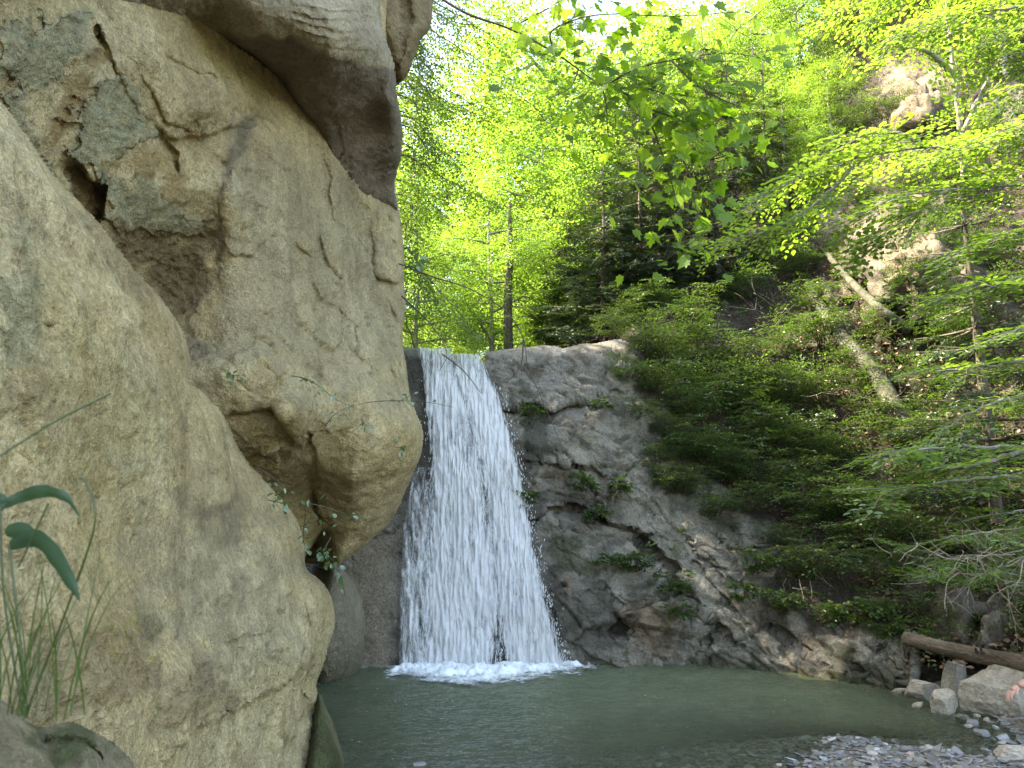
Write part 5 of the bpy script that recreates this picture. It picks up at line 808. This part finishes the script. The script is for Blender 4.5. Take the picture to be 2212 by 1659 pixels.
vine('vine_sprig', [[(850, 965, 6.1), (870, 968, 6.1), (885, 975, 6.1)], [(780, 905, 5.9), (790, 920, 5.9)]], 'tiny green sprig on the nose of the hanging block', 3, 6)
vine('vine_sprig', [[(555, 1010, 4.85), (600, 1040, 5.0), (640, 1085, 5.2), (690, 1120, 5.4), (720, 1150, 5.5)], [(640, 1085, 5.2), (680, 1090, 5.3), (740, 1108, 5.4), (780, 1130, 5.5)], [(660, 1110, 5.3), (655, 1165, 5.4), (665, 1190, 5.4)]], 'leafy vine in the cleft between the boulder ridge and the hanging block', 4, 12, .045)
vine('vine_sprig', [[(715, 1160, 5.6), (700, 1200, 5.55), (735, 1240, 5.6), (745, 1285, 5.7)], [(690, 1185, 5.5), (725, 1215, 5.5)], [(580, 1080, 5.0), (620, 1090, 5.0)]], 'vine hanging over the small pillar beside the pool', 5, 13, .055)
vine('vine_sprig', [[(880, 540, 7.3), (900, 560, 7.2), (915, 585, 7.1)]], 'few large leaves on the cliff edge above the waterfall', 6, 8, .11)
# ---- the plants by the lens
g0 = px(45, 1545, .95)
o = grass_tuft('grass_tuft', g0, 34, .27, .0012, 31, M_grass, 'tall grass tuft close to the lens in the bottom left corner', None, .35, .17, -.02); 
tv, tf = lshape('oval'); root = empty('dock_plant', tuple(g0)); mb = MB()
def big_leaf(pts, wid, wav):
    sp = spline(np.array(pts), 6)-g0; n = len(sp); t = np.linspace(0, 1, n); w = wid*np.sin(np.pi*np.clip(t*.9+.1, 0, 1))**.7*(1-t**4*.6); tg = np.gradient(sp, axis=0); s = np.cross(tg, [.15, 1, .25]); s /= np.linalg.norm(s, axis=1)[:, None]; nn = np.cross(s, tg); nn /= np.linalg.norm(nn, axis=1)[:, None]
    rows = [sp+s*w[:, None]*k+nn*(abs(k)*.35*w+wav*w*np.sin(t*26+k)*abs(k))[:, None] for k in (-1, -.5, 0, .5, 1)]; v = np.stack(rows, 1); i, j = np.meshgrid(np.arange(n-1), np.arange(4), indexing='ij')
    return v.reshape(-1, 3), np.stack([i*5+j, i*5+j+1, (i+1)*5+j+1, (i+1)*5+j], -1).reshape(-1, 4)
for pts, wd, wv in [([px(20, 1180, .95), px(70, 1165, .93), px(110, 1200, .9), px(150, 1260, .88), px(172, 1298, .88)], .0125, .05), ([px(0, 1095, .95), px(40, 1075, .95), px(90, 1062, .93), px(140, 1075, .92), px(175, 1120, .92)], .008, .3), ([px(-40, 1100, .95), px(-5, 1085, .95), px(20, 1082, .95)], .012, .1), ([px(10, 1150, .95), px(50, 1150, .94), px(95, 1178, .93)], .011, .05)]:
    v, f = big_leaf(pts, wd, wv); mesh_np('leaf', v, f, M_dock, root)
for pts in [[px(60, 1545, .95), px(40, 1350, .95), px(20, 1180, .95)], [px(50, 1545, .95), px(10, 1300, .95), px(0, 1095, .95)], [px(55, 1545, .95), px(150, 1300, .92), px(205, 1130, .9), px(190, 1050, .9), px(172, 1032, .9)], [px(0, 985, .95), px(120, 910, .98), px(240, 850, 1.0)], [px(40, 1225, .92), px(80, 1140, .92), px(105, 1088, .92)]]: mb.tube(spline(np.array(pts), 6)-g0, .0013, 4)
mb.build('stem', M_grass, root); tag(root, 'broad-leaved dock plant rising from the grass close to the lens', 'plant')

# ================================================================ boulders, pebbles and the person
def boulder(name, c, size, seed, label, mat=None, cuts=9, tilt=(0, 0, 0), group=None, soft=.012, level=40):
    rg = np.random.default_rng(seed); n = level; u = np.linspace(-1, 1, n); V_, F_ = [], []; c0 = 0
    for ax in range(3):
        for s in (-1, 1):
            a, b = np.meshgrid(u, u, indexing='ij'); g = np.stack([a, b, np.full_like(a, s)], -1); g = np.roll(g, ax, -1)
            V_.append(g.reshape(-1, 3)); idx = np.arange(n*n).reshape(n, n)+c0; q = np.stack([idx[:-1, :-1], idx[1:, :-1], idx[1:, 1:], idx[:-1, 1:]], -1).reshape(-1, 4); F_.append(q if s > 0 else q[:, ::-1]); c0 += n*n
    v = np.concatenate(V_); v /= np.linalg.norm(v, axis=1)[:, None]; v0 = v.copy()
    nrm = rg.normal(size=(cuts, 3)); nrm /= np.linalg.norm(nrm, axis=1)[:, None]; nrm = np.concatenate([nrm, [[0, 0, 1], [.1, -1, .15], [-1, -.2, .1], [1, .1, 0]]]); ds = np.r_[rg.uniform(.62, .85, cuts), .62, .66, .72, .74]
    k = 1/np.maximum(1e-3, (v@nrm.T)/ds); k = np.where(v@nrm.T > .05, k, 9); v = v*np.minimum(1, k.min(1))[:, None]
    v = v+v0*(.05*fbm(v0*2+seed, 3)+.02*fbm(v0*8+seed, 3))[:, None]; v *= np.array(size); from mathutils import Euler
    v = v@np.array(Euler(tilt).to_matrix()).T; o = mesh_np(name, v, np.concatenate(F_), mat or M_bould); o.location = tuple(c); return tag(o, label, 'boulder' if max(size) > .1 else 'stone', group)
BM = M_bould
def at(u, v, z): p = pxw(u, v, z); return p
boulder('boulder', at(2009, 1512, .0)+np.array([0, .14, .05]), (.165, .16, .13), 1, 'flat-topped pale boulder at the edge of the pool', tilt=(.05, .08, .3))
boulder('boulder', at(2054, 1545, .0)+np.array([0, .12, .07]), (.14, .13, .14), 2, 'small dark-footed boulder in front of the flat-topped one', tilt=(.2, -.3, .5))
boulder('boulder', at(2104, 1520, .0)+np.array([.0, .30, .12]), (.09, .10, .27), 3, 'upright leaning slab of rock between the boulders', tilt=(.1, .22, .2), cuts=5)
boulder('boulder', at(2128, 1512, .0)+np.array([.02, .42, .14]), (.07, .1, .2), 13, 'thin dark slab standing behind the upright leaning slab', tilt=(.1, -.1, .6), cuts=5)
boulder('boulder', at(2215, 1560, .0)+np.array([.08, .32, .10]), (.37, .36, .36), 14, 'largest pale boulder, at the right edge beside the hand', tilt=(.15, -.35, .4), cuts=7, level=60)
boulder('boulder', at(2205, 1640, .0)+np.array([.06, .06, .0]), (.24, .16, .09), 15, 'low mossy ledge stone in the shallows at the right edge', tilt=(.05, .15, -.3))
boulder('stone', at(1952, 1498, .0)+np.array([0, .05, .0]), (.09, .06, .05), 16, 'pinkish stone at the waterline left of the boulders')
boulder('stone', at(2110, 1548, .0), (.03, .03, .03), 17, 'small white stone at the foot of the boulders', level=14)
boulder('boulder', at(2030, 1480, .0)+np.array([.1, .25, .0]), (.3, .2, .16), 18, 'dark mossy rock in the hollow under the log', mat=M_wall)
boulder('boulder', at(2110, 1475, .0)+np.array([.1, .3, .0]), (.4, .2, .14), 19, 'dark rubble rock behind the upright slab', mat=M_wall)
pm = []
for k in range(7):
    c = [(.30, .30, .30), (.24, .25, .27), (.36, .32, .27), (.20, .19, .18), (.33, .26, .22), (.42, .41, .40), (.27, .28, .26)][k]; pm.append(simple_mat('pebble stone %d' % k, c, tuple(x*1.35 for x in c), 25, .75, .3, .004))
rg = np.random.default_rng(61)
for k in range(46):                                             # the larger stones one by one
    u, v = rg.uniform(1420, 2190), rg.uniform(1580, 1655); p = pxw(u, v, .0); z = float(bed_z(p[0], p[1])); s = rg.uniform(.022, .045)
    o = boulder('pebble', np.array([p[0], p[1], z+.008]), (s*rg.uniform(1, 1.5), s, s*.35), 1000+k, 'larger flat grey pebble lying on the gravel bar', pm[k % 7], 6, (rg.normal(0, .2), rg.normal(0, .2), rg.uniform(0, 3)), 'larger pebbles on the gravel bar', level=9); o['category'] = 'pebble'
boulder('stone', at(1682, 1652, .0)+np.array([0, 0, -.005]), (.03, .025, .018), 71, 'rust-brown pebble at the bottom edge of the gravel', pm[4], level=12)
boulder('stone', at(1895, 1628, .0)+np.array([0, 0, .015]), (.055, .045, .03), 72, 'pale angular stone in the middle of the gravel bar', pm[5], level=16)
boulder('stone', at(905, 1652, .0), (.06, .045, .02), 73, 'dark stone at the bottom edge of the shallow water', pm[3], level=16)
rg = np.random.default_rng(63)
for k, (u, v) in enumerate([(1998, 1475), (2040, 1480), (2062, 1470), (2090, 1490), (2140, 1560), (2110, 1570), (2160, 1578), (2085, 1556), (1990, 1530), (2130, 1590), (2175, 1600), (2020, 1465), (2100, 1575), (2055, 1490)]):
    p = pxw(u, v, 0); s = rg.uniform(.025, .06); boulder('stone', np.array([p[0], p[1]+.05, .01]), (s*1.3, s, s*.7), 2000+k, 'small rubble stone lying between the boulders and the gravel', [M_bould, pm[3], pm[0], M_wall][k % 4], 7, (rg.normal(0, .3), rg.normal(0, .3), rg.uniform(0, 3)), 'rubble stones round the boulders', level=14)
def pebbles():
    rg = np.random.default_rng(62); n = 11; th = np.linspace(0, 2*np.pi, 9)[:-1]
    pr = []
    for k in range(6):
        rr = 1+rg.normal(0, .16, 8); top = np.stack([np.cos(th)*rr*.72, np.sin(th)*rr*.72, np.full(8, .8)], 1); mid = np.stack([np.cos(th)*rr, np.sin(th)*rr, rg.normal(.1, .1, 8)], 1); lw = mid*[.8, .8, 0]+[0, 0, -.8]; v = np.concatenate([top, mid, lw]); f = [(i+8*r, (i+1) % 8+8*r, (i+1) % 8+8*(r+1), i+8*(r+1)) for r in (0, 1) for i in range(8)]
        f += [(0, 1, 2, 3), (0, 3, 4, 7), (4, 5, 6, 7)]; f = [tuple(reversed(q)) if i < 16 else q for i, q in enumerate(f)]; pr.append((v, np.array(f)))
    N = 15000; x = rg.uniform(-1.4, 4.6, N); y = rg.uniform(4.3, 7.6, N); dep = -bed_z(x, y); keep = rg.random(N) < np.exp(-np.maximum(0, dep)*4)*1.0; x, y = x[keep], y[keep]; N = len(x); s = np.exp(rg.normal(-4.25, .42, N)); s = np.clip(s, .006, .04)
    z = bed_z(x, y)+.02*fbm(np.stack([x*2, y*2, x*0], 1), 4)+s*.2; a = rg.uniform(0, 6.28, N); tl = rg.normal(0, .22, (N, 2))
    ca, sa = np.cos(a), np.sin(a); X_ = np.stack([ca, sa, tl[:, 0]], 1)*(s*rg.uniform(1, 1.7, N))[:, None]; Y_ = np.stack([-sa, ca, tl[:, 1]], 1)*s[:, None]; Z_ = np.stack([tl[:, 1]*.2, -tl[:, 0]*.2, np.ones(N)], 1)*(s*.34)[:, None]; M = np.stack([X_, Y_, Z_], 2); w = rg.integers(0, 6, N); V_, F_, c = [], [], 0
    for k in range(6):
        v, f = tile(pr[k][0], pr[k][1], M[w == k], np.stack([x, y, z], 1)[w == k]); V_.append(v); F_.append(f+c); c += len(v)
    m, N_, L, out = mat_new('gravel'); g = N_('NewGeometry'); cr = N_('ValToRGB'); el = cr.color_ramp.elements; el[0].position = 0; el[0].color = (.09, .085, .08, 1); el[1].position = 1; el[1].color = (.36, .34, .31, 1)
    for p_, c_ in [(a_, tuple(.8*x for x in b_)) for a_, b_ in ((.2, (.16, .155, .15)), (.45, (.22, .215, .205)), (.6, (.27, .23, .18)), (.72, (.19, .195, .21)), (.85, (.30, .28, .25)), (.93, (.34, .26, .21)))]: e = el.new(p_); e.color = rgb(c_)
    L(g.outputs['Random Per Island'], cr.inputs[0]); p = N_('BsdfPrincipled'); nz = noise(N_, L, g.outputs['Position'], 60, 4, .6, .3, .7); r = N_('MapRange', i_3=.75, i_4=1.2); L(nz, r.inputs[0]); L(mixc(N_, L, 1.0, cr.outputs[0], r.outputs[0], 'MULTIPLY'), p.inputs['Base Color']); p.inputs['Roughness'].default_value = .38; L(p.outputs[0], out.inputs[0])
    o = mesh_np('gravel', np.concatenate(V_), np.concatenate(F_), m, None, False); tag(o, kind='stuff')
pebbles()
# floating leaves
rg = np.random.default_rng(81); tv, tf = lshape('oval'); v, f = tv*[1, 1, .3], tf; M_float = leaf_mat('floating leaf', (.5, .42, .2), (.6, .5, .3), (.3, .25, .1), (.3, .25, .1), .2); l0 = None
for k in range(34):
    u, v_ = (rg.uniform(740, 1000), rg.uniform(1480, 1640)) if k < 20 else (rg.uniform(1350, 1800), rg.uniform(1500, 1620)); p = pxw(u, v_, .012)
    if l0 is None: o = l0 = mesh_np('floating_leaf', v, f, M_float, None, False)
    else: o = l0.copy(); C.objects.link(o)
    o.location = tuple(p); o.scale = (rg.uniform(.012, .03),)*3; o.rotation_euler = (0, 0, rg.uniform(0, 6)); tag(o, 'small yellow leaf floating on the pool', 'leaf', 'leaves floating on the pool')
# ---- person sitting just outside the frame, right forearm resting on the large boulder
def skin_mesh(name, nodes, edges, mat, parent, lo, sub=2):
    me = bpy.data.meshes.new(name); me.from_pydata([tuple(np.array(p)-lo) for p, r in nodes], edges, []); o = bpy.data.objects.new(name, me); C.objects.link(o); o.parent = parent; me.materials.append(mat)
    sk = o.modifiers.new('skin', 'SKIN'); sk.use_smooth_shade = True
    for i, (p, r) in enumerate(nodes): me.skin_vertices[0].data[i].radius = (r, r); me.skin_vertices[0].data[i].use_root = i == 0
    ss = o.modifiers.new('sub', 'SUBSURF'); ss.levels = ss.render_levels = sub; return o
M_skin = simple_mat('skin', (.50, .28, .20), (.58, .35, .26), 30, .5, .1, .002); M_shirt = simple_mat('dark shirt', (.03, .04, .06), (.05, .06, .08), 60, .9, .3, .003); M_band = simple_mat('wrist band', (.02, .02, .02), (.04, .03, .03), 60, .5, .2, .002); M_hair = simple_mat('hair', (.03, .02, .015), (.07, .05, .03), 80, .6, .5, .004)
ys = 5.85; wr = np.array(px(2199, 1482, ys)); lo = np.array(px(2380, 1560, ys)); person = empty('person', tuple(lo)); el = np.array(px(2300, 1425, ys+.02)); sh = np.array(px(2380, 1270, ys+.1))
pel = sh+np.array([.20, .12, -.50]); chest = sh+np.array([.19, .03, -.10]); neck = sh+np.array([.19, 0, .07]); sl_ = sh+np.array([.38, 0, 0])
nodes = [(pel, .15), (pel+[0, -.03, .22], .14), (chest, .15), (neck, .055), (neck+[0, -.02, .12], .075), (neck+[0, -.03, .22], .09), (neck+[0, -.02, .29], .06), (sh, .06), (el, .042), (el*.45+wr*.55, .036), (wr, .025), (sl_, .06), (sl_+[.08, -.12, -.26], .042), (sl_+[-.05, -.32, -.36], .028),
         (pel+[-.1, -.08, -.03], .09), (pel+[-.15, -.46, .02], .065), (pel+[-.13, -.50, -.36], .045), (pel+[.1, -.08, -.03], .09), (pel+[.16, -.46, .02], .065), (pel+[.16, -.50, -.36], .045)]
skin_mesh('body', nodes, [(0, 1), (1, 2), (2, 3), (3, 4), (4, 5), (5, 6), (2, 7), (7, 8), (8, 9), (9, 10), (2, 11), (11, 12), (12, 13), (0, 14), (14, 15), (15, 16), (0, 17), (17, 18), (18, 19)], M_skin, person, lo)
hd = np.array(px(2188, 1492, ys-.01)); dv = (hd-wr)/np.linalg.norm(hd-wr); dn = np.array([0, 0, -1.]); sd_ = np.cross(dv, dn); hn = [(wr, .022), (wr+dv*.035, .028), (wr+dv*.07, .026)]; he = [(0, 1), (1, 2)]
skin_mesh('hand', hn, he, M_skin, person, lo)
for i in range(5):
    o_ = wr+dv*(.07 if i < 4 else .03)+sd_*(-.024+.016*i if i < 4 else .03); L_ = [.05, .062, .058, .045, .045][i]; d2 = dv*.8+dn*.55 if i < 4 else dv*.6+sd_*.6+dn*.4
    skin_mesh('finger', [(o_-dv*.02, .010), (o_+dv*L_*.35, .0095), (o_+dv*L_*.35+d2*L_*.4, .0085), (o_+dv*L_*.45+d2*L_*.5+dn*L_*.35, .0065)], [(0, 1), (1, 2), (2, 3)], M_skin, person, lo, 1)
skin_mesh('shirt', [(pel+[0, 0, .05], .165), (pel+[0, -.03, .24], .155), (chest, .165), (chest+[0, 0, .08], .12), (sh, .075), (sh*.5+el*.5, .062), (sl_, .075), (sl_+[.05, -.06, -.14], .062)], [(0, 1), (1, 2), (2, 3), (2, 4), (4, 5), (2, 6), (6, 7)], M_shirt, person, lo)
skin_mesh('hair', [(neck+[0, .01, .18], .085), (neck+[0, 0, .27], .09), (neck+[0, .03, .10], .06)], [(1, 0), (0, 2)], M_hair, person, lo)
bd_ = MB(); e2 = wr*.8+el*.2; bd_.tube([e2-(wr-el)*.03, e2, e2+(wr-el)*.03], [.031, .033, .031], 14); o = bd_.build('wrist_band', M_band, person); o.location = tuple(-lo)
tag(person, 'person beyond the right edge, forearm with dark wrist band resting on the pale boulder', 'person')
